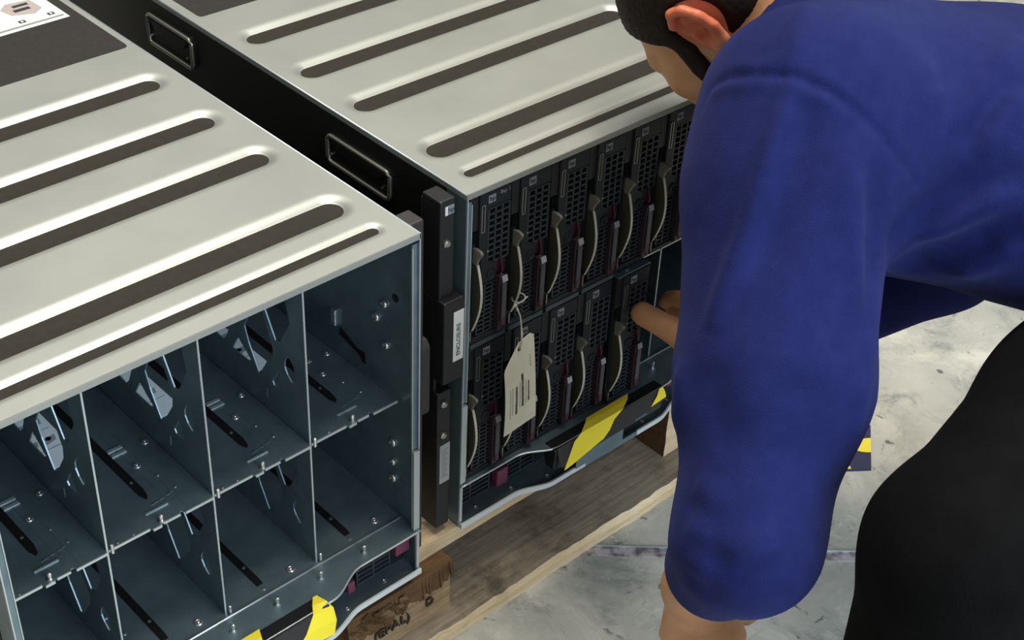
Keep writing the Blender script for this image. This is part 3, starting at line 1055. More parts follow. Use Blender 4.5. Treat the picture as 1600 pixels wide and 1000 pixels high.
def blade_proto():
    """a half-height blade; origin at the lower left corner of its face, +y into the bay"""
    root = empty('blade_server', (0, 0, 0))
    y = 0.0045
    mb = MB()
    mb.box(0.0008, BW - .0008, y + .010, 0.26, 0.003, 0.158)
    mb.box(0.0, BW, y + .0030, y + .012, 0, BH)
    mb.build('chassis', M['black'], root)
    f = MB()
    f.prism([(.0112, .110), (.0140, .110), (.0140, .0700), (.0355, .0700), (.0355, .0905), (.0225, .0985), (.0225, .1595), (BW - .0008, .1595), (BW - .0008, BH - .002), (.0112, BH - .002)], y - .0012, y + .004, 'y')
    f.build('bezel', M['face'], root, bevel=0.0008)
    MB().box(0.0005, 0.0108, y + .001, y + .004, 0.138, BH - .002).build('side_bezel', M['black'], root)
    MB().box(0.0005, BW - .0005, y - .002, y + .004, 0.0, 0.006).build('bottom_bezel', M['face'], root, bevel=0.0008)
    sl = MB()
    for a, b, c, d in ((.0128, .0136, .1345, .1665), (.0166, .0174, .1345, .1665), (.0128, .0174, .1345, .1353), (.0128, .0174, .1657, .1665)):
        sl.box(a, b, y - .0022, y - .0008, c, d)
    t = sl.build('serial_label_tab', M['rim'], root)
    MB().box(.0136, .0166, y - .0013, y - .0009, .1353, .1657).build('tab_face', M['black'], t)
    lg = MB().box(0.0218, 0.0312, y - .0016, y - .0010, 0.1655, 0.1745)
    l = lg.build('logo', M['logo'], root)
    text_mesh('lettering', 'hp', 0.0075, M['black'], l, Matrix.Translation((0.0265, y - .0018, 0.1702)) @ FRONT)
    # upper and lower grilles: thin bars over dark openings
    def grille(name, x0, x1, z0, z1, rows, cols):
        g = MB()
        g.box(x0, x1, y + .0018, y + .0032, z0, z1, 0)
        for k in range(rows + 1):
            z = z0 + (z1 - z0) * k / rows
            g.box(x0, x1, y - .0004, y + .0018, z - .0007, z + .0007, 1)
        for k in range(cols + 1):
            x = x0 + (x1 - x0) * k / cols
            g.box(x - .0009, x + .0009, y - .0004, y + .0018, z0, z1, 1)
        return g.build(name, [M['void'], M['mesh']], root)
    grille('upper_grille', 0.0240, BW - .0016, 0.0925, 0.1575, 9, 3)
    grille('lower_grille', 0.0120, BW - .0016, 0.0075, 0.0675, 11, 4)
    MB().lathe([(.0058, .004), (.0058, -.0020), (.0050, -.0028), (.0036, -.0026), (.0030, -.0016), (.0018, -.0016)], (0.0285, y, 0.0790), 'y', 20).build('power_button', M['face'], root)
    # lever: arched plate with a pale front edge, and a beige finger grip at its top
    def arc(o):
        pts = []
        for k in range(17):
            t = k / 16
            pts.append((-0.0105 * math.sin(math.pi * (0.08 + 0.90 * t)) + 0.0040 * t ** 2 + o + .0016, 0.1015 - 0.086 * t))
        return pts
    outer, inner = arc(0.0), arc(0.0)
    lv = MB()
    x0, x1 = 0.0050, 0.0074
    back = [(0.0085, p[1]) for k, p in enumerate(inner)]
    for k in range(16):
        a, b, c, d = outer[k], outer[k + 1], back[k + 1], back[k]
        lv.add([(x0, *a), (x0, *b), (x0, *c), (x0, *d), (x1, *a), (x1, *b), (x1, *c), (x1, *d)],
               [(0, 1, 2, 3), (7, 6, 5, 4), (3, 2, 6, 7)], 0)
    lever = lv.build('release_lever', [M['lever']], root)
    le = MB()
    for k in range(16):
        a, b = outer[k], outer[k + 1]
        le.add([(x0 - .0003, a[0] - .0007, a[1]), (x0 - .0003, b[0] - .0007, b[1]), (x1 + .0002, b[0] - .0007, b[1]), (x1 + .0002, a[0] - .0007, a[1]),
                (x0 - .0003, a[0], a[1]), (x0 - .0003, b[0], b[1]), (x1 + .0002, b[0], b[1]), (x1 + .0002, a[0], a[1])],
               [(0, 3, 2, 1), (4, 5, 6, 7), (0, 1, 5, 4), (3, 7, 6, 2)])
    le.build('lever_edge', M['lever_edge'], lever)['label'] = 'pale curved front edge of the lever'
    gp = MB()
    gp.prism([(0.006, .1010), (-0.0012, .1010), (-0.0022, .1050), (-0.0040, .1100), (-0.0078, .1150), (-0.0086, .1180), (-0.0060, .1200), (0.0005, .1205), (0.006, .1190)], 0.0042, 0.0078, 'x')
    gp.build('lever_grip', M['grip'], lever, bevel=0.0010)
    MB().box(0.0030, 0.0098, y + .001, y + .0035, 0.1225, 0.1360).build('lever_latch', M['void'], root)
    MB().box(0.0015, 0.0030, y - .002, y + .001, 0.0035, 0.0165).build('lever_hinge', M['rim'], root)
    # drive carrier on the lower right
    dc = MB()
    dc.box(0.0358, 0.0372, -0.0030, y + .003, 0.006, 0.0745)
    dc.box(0.0444, 0.0456, -0.0020, y + .003, 0.006, 0.0720)
    dc.box(0.0358, 0.0456, -0.0005, y + .003, 0.004, 0.0095)
    dc.box(0.0358, 0.0456, y + .0005, y + .003, 0.004, 0.0745)
    dcar = dc.build('drive_carrier', M['plum'], root, bevel=0.0005)
    db = MB()
    db.prism([(-0.0040, .0735), (-0.0052, .064), (-0.0050, .022), (-0.0020, .010), (0.004, .010), (0.004, .0735)], 0.0385, 0.0443, 'x')
    db.build('carrier_handle', M['caddy'], dcar, bevel=0.0005)
    MB().box(0.0378, 0.0386, -0.0030, 0.004, 0.018, 0.062).build('carrier_slot', M['void'], dcar)
    lb = MB()
    lb.prism([(-0.0042, .0758), (-0.0062, .0690), (-0.0054, .0682), (-0.0034, .0754)], 0.0376, 0.0446, 'x')
    lb.build('carrier_label', M['silver'], dcar)
    rb = MB()
    rb.box(0.0345, 0.0460, y - .0008, y + .003, 0.0770, 0.0915)
    rb.prism([(-0.0010, .0770), (-0.0014, .0840), (0.0015, .0930), (0.0045, .0930), (0.0045, .0770)], 0.0395, 0.0418, 'x')
    rb.build('carrier_release', M['maroon'], dcar, bevel=0.0005)
    MB().prism([(-0.0054, .0225), (-0.0050, .0125), (-0.0030, .0110), (-0.0030, .0225)], 0.0388, 0.0440, 'x').build('carrier_button', M['plumtab'], dcar)
    MB().lathe([(.0011, 0), (.0010, -.0006), (.0003, -.0008)], (0.0232, y - .001, .1085), 'y', 8).build('status_light', M['logo'], root)
    return root


def blade_world(i, z, y=0.0):
    """place on the right enclosure: column i, row height z"""
    c, s = math.cos(-0.010255), math.sin(-0.010255)
    x = BX0 + BP * i
    return (0.0774 + c * x - s * y, 0.0225 + s * x + c * y, DECK + z)


names = ['first', 'second', 'third', 'fourth', 'fifth', 'sixth']
proto = blade_proto()
GROUP = 'black blade servers in the right enclosure'
blades = []
for i in range(6):
    o = proto if i == 0 else copy_part(proto, None)
    o.location = blade_world(i, UPZ)
    o.rotation_euler = (0, 0, -0.010255)
    lab = '%s black blade server from the left in the top row of the right enclosure' % names[i]
    if i == 1:
        lab = 'second black blade server in the top row, paper tag tied to its lever'
    if i == 5:
        lab = 'top-row black blade server furthest right, partly behind the blue sleeve'
    tag(o, lab, 'blade server', GROUP)
    blades.append(o)
low = ['leftmost black blade server in the bottom row, under the first top blade',
       'bottom-row black blade server hidden behind the hanging paper tag',
       'bottom-row black blade server just right of the paper tag',
       'bottom-row black blade server left of the one being held',
       'black blade server held by the thumb, last in the bottom row and not fully seated']
for i in range(5):
    o = copy_part(proto, None)
    o.location = blade_world(i, LOZ, -0.0065 if i == 4 else 0.0)
    o.rotation_euler = (0, 0, -0.010255)
    tag(o, low[i], 'blade server', GROUP)
    blades.append(o)
# small printed word on the first blade only
text_mesh('lettering', 'Bay 1', 0.0062, M['logo'], blades[0], Matrix.Translation((0.0440, 0.0030, 0.1732)) @ FRONT)
# the held blade shows its bare metal top plate
tp = MB().box(0.0005, BW - .0005, 0.0035, 0.030, BH, BH + .0015)
tpo = tp.build('top_plate', M['steel'], blades[-1])
MB().lathe([(.0026, 0), (.0026, .0012), (.0012, .0016)], (0.0200, .0100, BH + .0015), 'z', 12).build('screw', M['bright'], tpo)
# slim rails between the two rows
for i in range(5):
    MB().box(BX0 + BP * i + .002, BX0 + BP * i + BW - .002, 0.0020, 0.012, LOZ + BH + .0010 , UPZ - .0010).build('row_rail', M['rail'], B) if i < 4 else None

# ------------------------------------------------------------------ paper tag on its string
pt = empty('paper_tag', blade_world(1, 0.2870, -0.008))
tag(pt, 'cream paper tag with barcodes hanging on a string from a blade lever', 'tag')
base = Vector(pt.location)
c_, s_ = math.cos(-0.010255), math.sin(-0.010255)


def bl_(x, y, z):       # enclosure coordinates to tag coordinates
    p = Vector((0.0774 + c_ * x - s_ * y, 0.0225 + s_ * x + c_ * y, DECK + z))
    return p - base


tv = {}
rows = 12
outl = []
# outline of the card in (u across, v down): a clipped-corner luggage tag, gently curled
def card_pt(u, v):
    """u in 0..1 across, v in 0..1 down"""
    zt_l, zt_r = 0.2420, 0.2520
    xl = 0.0345 + 0.010 * v
    xr = 0.0835 + 0.008 * v
    x = xl + (xr - xl) * u
    zl = 0.2440 - 0.1195 * v
    zr = 0.2500 - 0.1195 * v
    z = zl + (zr - zl) * u
    y = -0.021 - 0.0035 * math.sin(math.pi * v) * (1 - .6 * u) - 0.003 * math.cos(math.pi * u) * (1 - v)
    return x, y, z


def tag_half(v):
    lo = 0.0 if v > 0.20 else 0.52 * (1 - v / 0.20) ** 1.3
    hi = 1.0 if v > 0.035 else 0.90 + 0.10 * v / 0.035
    return lo, hi


mb = MB()
nu, nv_ = 8, 28
vs, fs = [], []
for side in (0, 1):
    for j in range(nv_ + 1):
        v = j / nv_
        u0, u1 = tag_half(v)
        for i in range(nu + 1):
            p = card_pt(u0 + (u1 - u0) * i / nu, v)
            vs.append(bl_(p[0], p[1] + .0006 * side, p[2]))
N = (nu + 1) * (nv_ + 1)
for j in range(nv_):
    for i in range(nu):
        q = (j * (nu + 1) + i, j * (nu + 1) + i + 1, (j + 1) * (nu + 1) + i + 1, (j + 1) * (nu + 1) + i)
        fs += [q, tuple(N + k for k in q[::-1])]
for j in range(nv_):
    for i in (0, nu):
        a, b = j * (nu + 1) + i, (j + 1) * (nu + 1) + i
        fs.append((a, b, N + b, N + a))
for i in range(nu):
    for j in (0, nv_):
        a, b = j * (nu + 1) + i, j * (nu + 1) + i + 1
        fs.append((a, b, N + b, N + a))
mb.add(vs, fs)
card = mb.build('card', M['tag'], pt)
pr = MB()


def bar(u0, u1, v0, v1, mi):
    ps = []
    for (u, v) in ((u0, v0), (u1, v0), (u1, v1), (u0, v1)):
        p = card_pt(u, v)
        ps.append(bl_(p[0], p[1] - .0005, p[2]))
    qs = [p + Vector((0, .0003, 0)) for p in ps]
    pr.add(ps + qs, [(0, 1, 2, 3), (7, 6, 5, 4), (0, 4, 5, 1), (1, 5, 6, 2), (2, 6, 7, 3), (3, 7, 4, 0)], mi)


rr = random.Random(5)
# rotated print: bars stacked down the tag, running across narrow columns
for (u0, u1, va, vb) in ((.32, .40, .46, .80), (.52, .61, .36, .76), (.73, .80, .50, .74)):
    v = va
    while v < vb:
        h = rr.choice((.004, .006, .009))
        bar(u0 + rr.uniform(0, .02), u1 - rr.uniform(0, .02), v, v + h, 0)
        v += h + rr.choice((.006, .009, .012))
for (u, va, vb) in ((.15, .44, .80), (.22, .44, .78), (.46, .44, .74), (.66, .46, .74), (.84, .22, .34)):
    v = va
    while v < vb:
        h = rr.uniform(.006, .014)
        bar(u, u + .018, v, v + h, 1)
        v += h + rr.uniform(.008, .014)
pr.build('print', [M['ink'], M['greyink']], card)
hx = card_pt(.5, .065)
ho = MB().lathe([(.0021, -.0012), (.0021, .0), (.0010, .0)], bl_(*hx), 'y', 12)
ho.build('eyelet', M['ink'], card)
k0 = (0.0630, -0.0090, 0.2880)
st = MB()
p1 = [(hx[0], hx[1] - .0012, hx[2]), (hx[0] + .0015, -.0235, hx[2] + .008), (hx[0] + .004, -.0200, .2560), (0.0655, -.0165, .2690), (0.0660, -.0140, .2760), k0]
st.tube([bl_(*p) for p in p1], 0.0008, 6)
p2 = [(a + .0012 * math.sin(4 * k), b - .0004, c_z) for k, (a, b, c_z) in enumerate(p1)]
st.tube([bl_(*p) for p in p2], 0.0007, 6)
st.tube([bl_(*p) for p in (k0, (0.0655, -.0115, .2905), (0.0710, -.013, .2930), (0.0765, -.0130, .2955))], 0.0007, 6)
st.tube([bl_(*p) for p in (k0, (0.0600, -.0110, .2895), (0.0570, -.012, .2870))], 0.0007, 6)
st.tube([bl_(0.0725 + 0.0065 * math.cos(t), -0.0035 + 0.0075 * math.sin(t), 0.2900 + .0018 * math.cos(t)) for t in [2 * math.pi * k / 20 for k in range(20)]], 0.0008, 6, closed=True)
st.lathe([(.0006, -.0022), (.0019, -.0012), (.0021, .0006), (.0006, .0020)], bl_(*k0), 'z', 8)
st.build('string', M['string'], pt, smooth=True)

# ------------------------------------------------------------------ the person (smooth implicit surfaces meshed with surface nets)
def V3(*a):
    return np.array(a, dtype=np.float64)


def rcone(P, a, b, r1, r2):
    a, b = np.asarray(a, float), np.asarray(b, float)
    ab = b - a
    t = np.clip(((P - a) @ ab) / max(ab @ ab, 1e-12), 0, 1)
    return np.linalg.norm(P - a - t[:, None] * ab, axis=1) - (r1 + t * (r2 - r1))


def ell(P, c, R_, rad):
    q = (P - np.asarray(c)) @ np.asarray(R_).T
    rad = np.asarray(rad, float)
    k0 = np.linalg.norm(q / rad, axis=1)
    k1 = np.linalg.norm(q / (rad * rad), axis=1) + 1e-9
    return k0 * (k0 - 1.0) / k1


def smin(a, b, k):
    h = np.clip(0.5 + 0.5 * (b - a) / k, 0, 1)
    return b + (a - b) * h - k * h * (1 - h)


def smax(a, b, k):
    return -smin(-a, -b, k)


def chain(P, pts, rad, k=0.0):
    d = None
    for i in range(len(pts) - 1):
        e = rcone(P, pts[i], pts[i + 1], rad[i], rad[i + 1])
        d = e if d is None else (smin(d, e, k) if k else np.minimum(d, e))
    return d


def surface_nets(sdf, lo, hi, cell, n=8):
    """mesh the zero level of sdf, looking only into blocks near the surface"""
    lo, hi = np.asarray(lo, float), np.asarray(hi, float)
    B_ = cell * n
    nb = np.ceil((hi - lo) / B_).astype(int)
    ii = np.stack(np.meshgrid(*[np.arange(k) for k in nb], indexing='ij'), -1).reshape(-1, 3)
    cen = lo + (ii + 0.5) * B_
    d = np.concatenate([sdf(c) for c in np.array_split(cen, max(1, len(cen) // 60000))])
    ii = ii[np.abs(d) < B_ * 1.25]
    g = np.arange(n + 1)
    loc = np.stack(np.meshgrid(g, g, g, indexing='ij'), -1).reshape(-1, 3)
    vals = []
    for part in np.array_split(ii, max(1, len(ii) // 250)):
        if len(part) == 0:
            continue
        p = lo + ((part[:, None, :] * n + loc[None]) * cell)
        vals.append(sdf(p.reshape(-1, 3)).reshape(len(part), n + 1, n + 1, n + 1))
    D = np.concatenate(vals)
    S_ = D < 0
    cnt = np.zeros((len(D), n, n, n), int)
    for a in (0, 1):
        for b in (0, 1):
            for c in (0, 1):
                cnt += S_[:, a:n + a, b:n + b, c:n + c]
    act = (cnt > 0) & (cnt < 8)
    num = np.zeros(act.shape + (3,))
    den = np.zeros(act.shape)
    corners = [(a, b, c) for a in (0, 1) for b in (0, 1) for c in (0, 1)]
    for p in corners:
        for ax in range(3):
            if p[ax] == 0:
                q = list(p)
                q[ax] = 1
                d0 = D[:, p[0]:n + p[0], p[1]:n + p[1], p[2]:n + p[2]]
                d1 = D[:, q[0]:n + q[0], q[1]:n + q[1], q[2]:n + q[2]]
                m = (d0 < 0) != (d1 < 0)
                t = np.where(m, d0 / np.where(m, d0 - d1, 1), 0)
                for k in range(3):
                    num[..., k] += np.where(m, p[k] + (t if k == ax else 0), 0)
                den += m
    b_, x_, y_, z_ = np.nonzero(act)
    cellidx = ii[b_] * n + np.stack([x_, y_, z_], -1)
    pos = lo + (cellidx + num[act] / den[act][:, None]) * cell
    N = (nb * n).max() + 2
    key = (cellidx[:, 0] * N + cellidx[:, 1]) * N + cellidx[:, 2]
    order = np.argsort(key)
    skey = key[order]

    def find(c):
        k = (c[:, 0] * N + c[:, 1]) * N + c[:, 2]
        i = np.clip(np.searchsorted(skey, k), 0, len(skey) - 1)
        return np.where(skey[i] == k, order[i], -1)
    quads = []
    for ax in range(3):
        q = [n, n, n]
        s0 = S_[:, :n, :n, :n]
        sl = [slice(0, n)] * 3
        sl[ax] = slice(1, n + 1)
        s1 = S_[:, sl[0], sl[1], sl[2]]
        for inside, flip in ((s0 & ~s1, False), (~s0 & s1, True)):
            b2, x2, y2, z2 = np.nonzero(inside)
            c = ii[b2] * n + np.stack([x2, y2, z2], -1)
            u, v = (ax + 1) % 3, (ax + 2) % 3
            eu, ev = np.zeros(3, int), np.zeros(3, int)
            eu[u] = 1
            ev[v] = 1
            f = np.stack([find(c - eu - ev), find(c - ev), find(c), find(c - eu)], -1)
            f = f[(f >= 0).all(1)]
            quads.append(f[:, ::-1] if flip else f)
    F = np.concatenate(quads)
    return pos, F


def net_object(name, sdf, lo, hi, cell, material, parent, smooth=4):
    pos, F = surface_nets(sdf, lo, hi, cell)
    me = bpy.data.meshes.new(name)
    me.vertices.add(len(pos))
    me.vertices.foreach_set('co', pos.ravel())
    me.loops.add(F.size)
    me.loops.foreach_set('vertex_index', F.ravel().astype(np.int32))
    me.polygons.add(len(F))
    me.polygons.foreach_set('loop_start', np.arange(0, F.size, 4, dtype=np.int32))
    me.polygons.foreach_set('use_smooth', np.ones(len(F), dtype=bool))
    me.update(calc_edges=True)
    me.validate()
    for m_ in (material if isinstance(material, list) else [material]):
        me.materials.append(m_)
    o = bpy.data.objects.new(name, me)
    COL.objects.link(o)
    o.parent = parent
    if smooth:
        s = o.modifiers.new('smooth', 'SMOOTH')
        s.factor = 0.5
        s.iterations = smooth
    return o


def unit(v):
    v = np.asarray(v, float)
    return v / np.linalg.norm(v)


# joints (metres, world)
L_SH, L_UP, L_MID, L_EL, L_WR = V3(.238, -.238, .704), V3(.191, -.261, .657), V3(.103, -.338, .541), V3(.020, -.394, .454), V3(.078, -.312, .293)
R_SH, R_EL, R_WR = V3(.500, -.095, .565), V3(.545, -.235, .435), V3(.375, -.108, .297)
L_HIP, R_HIP = V3(.585, -.500, .515), V3(.705, -.390, .475)
L_KN, L_AN = V3(.108, -.535, .490), V3(.085, -.545, .095)
R_KN, R_AN = V3(.690, -.420, .075), V3(.960, -.640, .065)
NECK = V3(.395, -.165, .662)
HEAD = V3(.3536, -.0286, .7069)
RcN = np.array(Rc)
fh = unit(V3(-.1060, .3702, -.9229))
uh = V3(-.4031, .8324, .3802)
uh = unit(uh - fh * (uh @ fh))
lh = np.cross(uh, fh)
HR = np.array([fh, lh, uh])


def hp(f, l, u):
    return HEAD + f * fh + l * lh + u * uh


def hand_sdf(P, fingers, thumb, palm):
    d = None
    for (a, b, r1, r2) in palm:
        e = rcone(P, a, b, r1, r2)
        d = e if d is None else smin(d, e, .012)
    for pts, rad in fingers + [thumb]:
        d = smin(d, chain(P, pts, rad), .006)
    return d


# right hand: thumb on the blade's face, fingers reaching into the empty bay
TH = [V3(.352, -.086, .305), V3(.341, -.062, .313), V3(.335, -.030, .3165), V3(.332, -.001, .3175)]
KN = [V3(.390, -.030, .314), V3(.396, -.038, .294), V3(.395, -.051, .276), V3(.388, -.066, .261)]
R_FING = []
for k, (kn, L_) in enumerate(zip(KN, (.040, .043, .040, .032))):
    p1 = kn + L_ * unit(V3(.30, .90, -.25))
    p2 = p1 + .6 * L_ * unit(V3(.30, .75, -.55))
    p3 = p2 + .42 * L_ * unit(V3(.15, .55, -.80))
    R_FING.append(([kn, p1, p2, p3], [.0108, .0094, .0086, .0072]))
R_PALM = [(R_WR, KN[0] * .5 + KN[1] * .5, .025, .015), (R_WR, KN[2] * .5 + KN[3] * .5, .025, .014), (R_WR, KN[1], .025, .015), (R_WR * .6 + TH[0] * .4, TH[1], .024, .0150), (TH[1], KN[0], .013, .011)]
R_THUMB = (TH, [.0200, .0175, .0145, .0138])
# left hand: hanging, slightly curled
hd = unit(V3(.28, .02, -.96))
hw = unit(V3(.73, -.68, .0))
hn = np.cross(hd, hw)
LKN = [L_WR + hd * .088 + hw * s for s in (.030, .010, -.010, -.029)]
L_FING = []
for k, (kn, L_) in enumerate(zip(LKN, (.040, .044, .041, .032))):
    p1 = kn + hd * L_ * .9 + hn * (-.010)
    p2 = p1 + hd * L_ * .55 + hn * (-.020)
    p3 = p2 + hd * L_ * .25 + hn * (-.020)
    L_FING.append(([kn, p1, p2, p3], [.0110, .0098, .0090, .0075]))
L_PALM = [(L_WR, LKN[0], .027, .014), (L_WR, LKN[3], .027, .013), (L_WR, (LKN[1] + LKN[2]) / 2, .027, .015)]
LT = [L_WR + hd * .025 + hw * .026, L_WR + hd * .052 + hw * .046 - hn * .012, L_WR + hd * .078 + hw * .050 - hn * .022, L_WR + hd * .100 + hw * .046 - hn * .028]
L_THUMB = (LT, [.0165, .0130, .0115, .0090])


def head_sdf(P):
    d = ell(P, hp(-.018, 0, .022), HR, (.090, .076, .078))
    d = smin(d, ell(P, hp(.026, 0, -.030), HR, (.063, .062, .082)), .03)
    d = smin(d, ell(P, hp(.030, 0, -.085), HR, (.052, .048, .036)), .03)
    d = smin(d, rcone(P, hp(.072, .030, .014), hp(.072, -.030, .014), .010, .010), .020)
    d = smin(d, ell(P, hp(.060, .040, -.020), HR, (.026, .022, .024)), .015)
    d = smin(d, ell(P, hp(.060, -.040, -.020), HR, (.026, .022, .024)), .015)
    d = smin(d, rcone(P, hp(.080, 0, .004), hp(.100, 0, -.034), .008, .012), .010)
    for s in (1, -1):
        d = smin(d, rcone(P, hp(.090, s * .010, -.038), hp(.086, s * .012, -.038), .007, .006), .006)
        d = smax(d, -ell(P, hp(.089, s * .030, .000), HR, (.010, .014, .008)), .008)
        d = smin(d, ell(P, hp(.072, s * .030, .000), HR, (.011, .012, .010)), .003)
    d = smin(d, rcone(P, hp(.088, .018, -.066), hp(.088, -.018, -.066), .006, .006), .008)
    d = smin(d, rcone(P, hp(.086, .015, -.077), hp(.086, -.015, -.077), .006, .006), .006)
    # ears: helix rim, thin shell, lobe
    for s in (1, -1):
        def ep(f, l, u):
            return hp(-.010 + f * .88, s * (.076 + l * .9), -.004 + u * .88)
        rim = [ep(.012, -.002, .010), ep(.010, .006, .026), ep(-.004, .013, .034), ep(-.018, .018, .026), ep(-.024, .019, .008), ep(-.020, .014, -.012), ep(-.008, .007, -.026), ep(.004, .002, -.030), ep(.010, -.002, -.020)]
        e = chain(P, rim, [.0042, .0048, .0050, .0050, .0048, .0046, .0058, .0056, .0040], .004)
        sh = ell(P, ep(-.006, .004, .002), np.array([unit(fh * .93 - s * lh * .37), unit(s * lh * .93 + fh * .37), uh]), (.019, .0045, .030))
        e = smin(e, sh, .005)
        e = smax(e, -ell(P, ep(.001, .010, -.002), HR, (.0095, .010, .0135)), .004)
        e = smin(e, rcone(P, ep(.010, .003, -.004), ep(.010, .001, -.014), .004, .004), .004)
        d = smin(d, e, .006)
    return d


SPINE = [(L_SH + R_SH) / 2, (L_HIP + R_HIP) / 2]
ax_t = unit(SPINE[1] - SPINE[0])
ax_r = unit(R_SH - L_SH)
ax_r = unit(ax_r - ax_t * (ax_r @ ax_t))


def body_sdf(P):
    d = head_sdf(P)
    d = smin(d, chain(P, [NECK - V3(.0, .03, .02), hp(-.030, 0, -.070)], [.060, .056]), .03)
    t = None
    for s in (-.085, 0, .085):
        e = chain(P, [SPINE[0] + ax_r * s + ax_t * .02, SPINE[0] * .5 + SPINE[1] * .5 + ax_r * s * .85 + V3(0, 0, .045), SPINE[1] + ax_r * s + V3(0, 0, .03)], [.092, .090, .094], .03)
        t = e if t is None else smin(t, e, .05)
    t = smin(t, chain(P, [L_SH, R_SH], [.058, .058]), .05)
    d = smin(d, t, .05)
    d = smin(d, chain(P, [L_SH, L_MID, L_EL, L_WR], [.054, .047, .040, .031], .01), .02)
    d = smin(d, chain(P, [R_SH, R_EL, R_WR], [.052, .042, .026], .01), .02)
    d = smin(d, chain(P, [L_HIP, L_KN, L_AN], [.078, .055, .040], .02), .03)
    d = smin(d, chain(P, [R_HIP, R_KN, R_AN], [.078, .055, .040], .02), .03)
    d = smin(d, hand_sdf(P, R_FING, R_THUMB, R_PALM), .010)
    d = smin(d, hand_sdf(P, L_FING, L_THUMB, L_PALM), .010)
    return d


SLEEVE_CUT = []


def sweat_sdf(P):
    t = None
    for s in (-.095, 0, .095):
        e = chain(P, [SPINE[0] + ax_r * s + ax_t * .03, SPINE[0] * .5 + SPINE[1] * .5 + ax_r * s * .95 + V3(0, 0, .040), SPINE[1] + ax_r * s * .95 + V3(0, 0, .045)], [.118, .122, .125], .03)
        t = e if t is None else smin(t, e, .06)
    t = smin(t, chain(P, [L_SH, SPINE[0], R_SH], [.082, .095, .080], .03), .06)
    l = chain(P, [L_SH, L_UP, L_MID, L_EL], [.088, .088, .081, .056], .02)
    l = smin(l, chain(P, [L_EL, L_EL * .48 + L_WR * .52], [.058, .048], .01), .03)
    d = smin(t, l, .05)
    r = chain(P, [R_SH, R_EL, R_WR * .85 + R_EL * .15], [.076, .064, .044], .02)
    d = smin(d, r, .04)
    # collar
    d = smin(d, chain(P, [NECK - V3(.0, .03, .02), hp(-.040, 0, -.085)], [.080, .070]), .03)
    d = FOLDS(P, d)
    # openings: neck, cuffs, hem
    d = smax(d, -rcone(P, hp(-.030, 0, -.085), hp(-.020, 0, .10), .064, .085), .006)
    d = smax(d, -rcone(P, L_EL * .55 + L_WR * .45, L_WR + (L_WR - L_EL) * .5, .037, .046), .004)
    d = smax(d, -rcone(P, R_EL * .25 + R_WR * .75, R_WR + (R_WR - R_EL) * .5, .032, .040), .004)
    return d


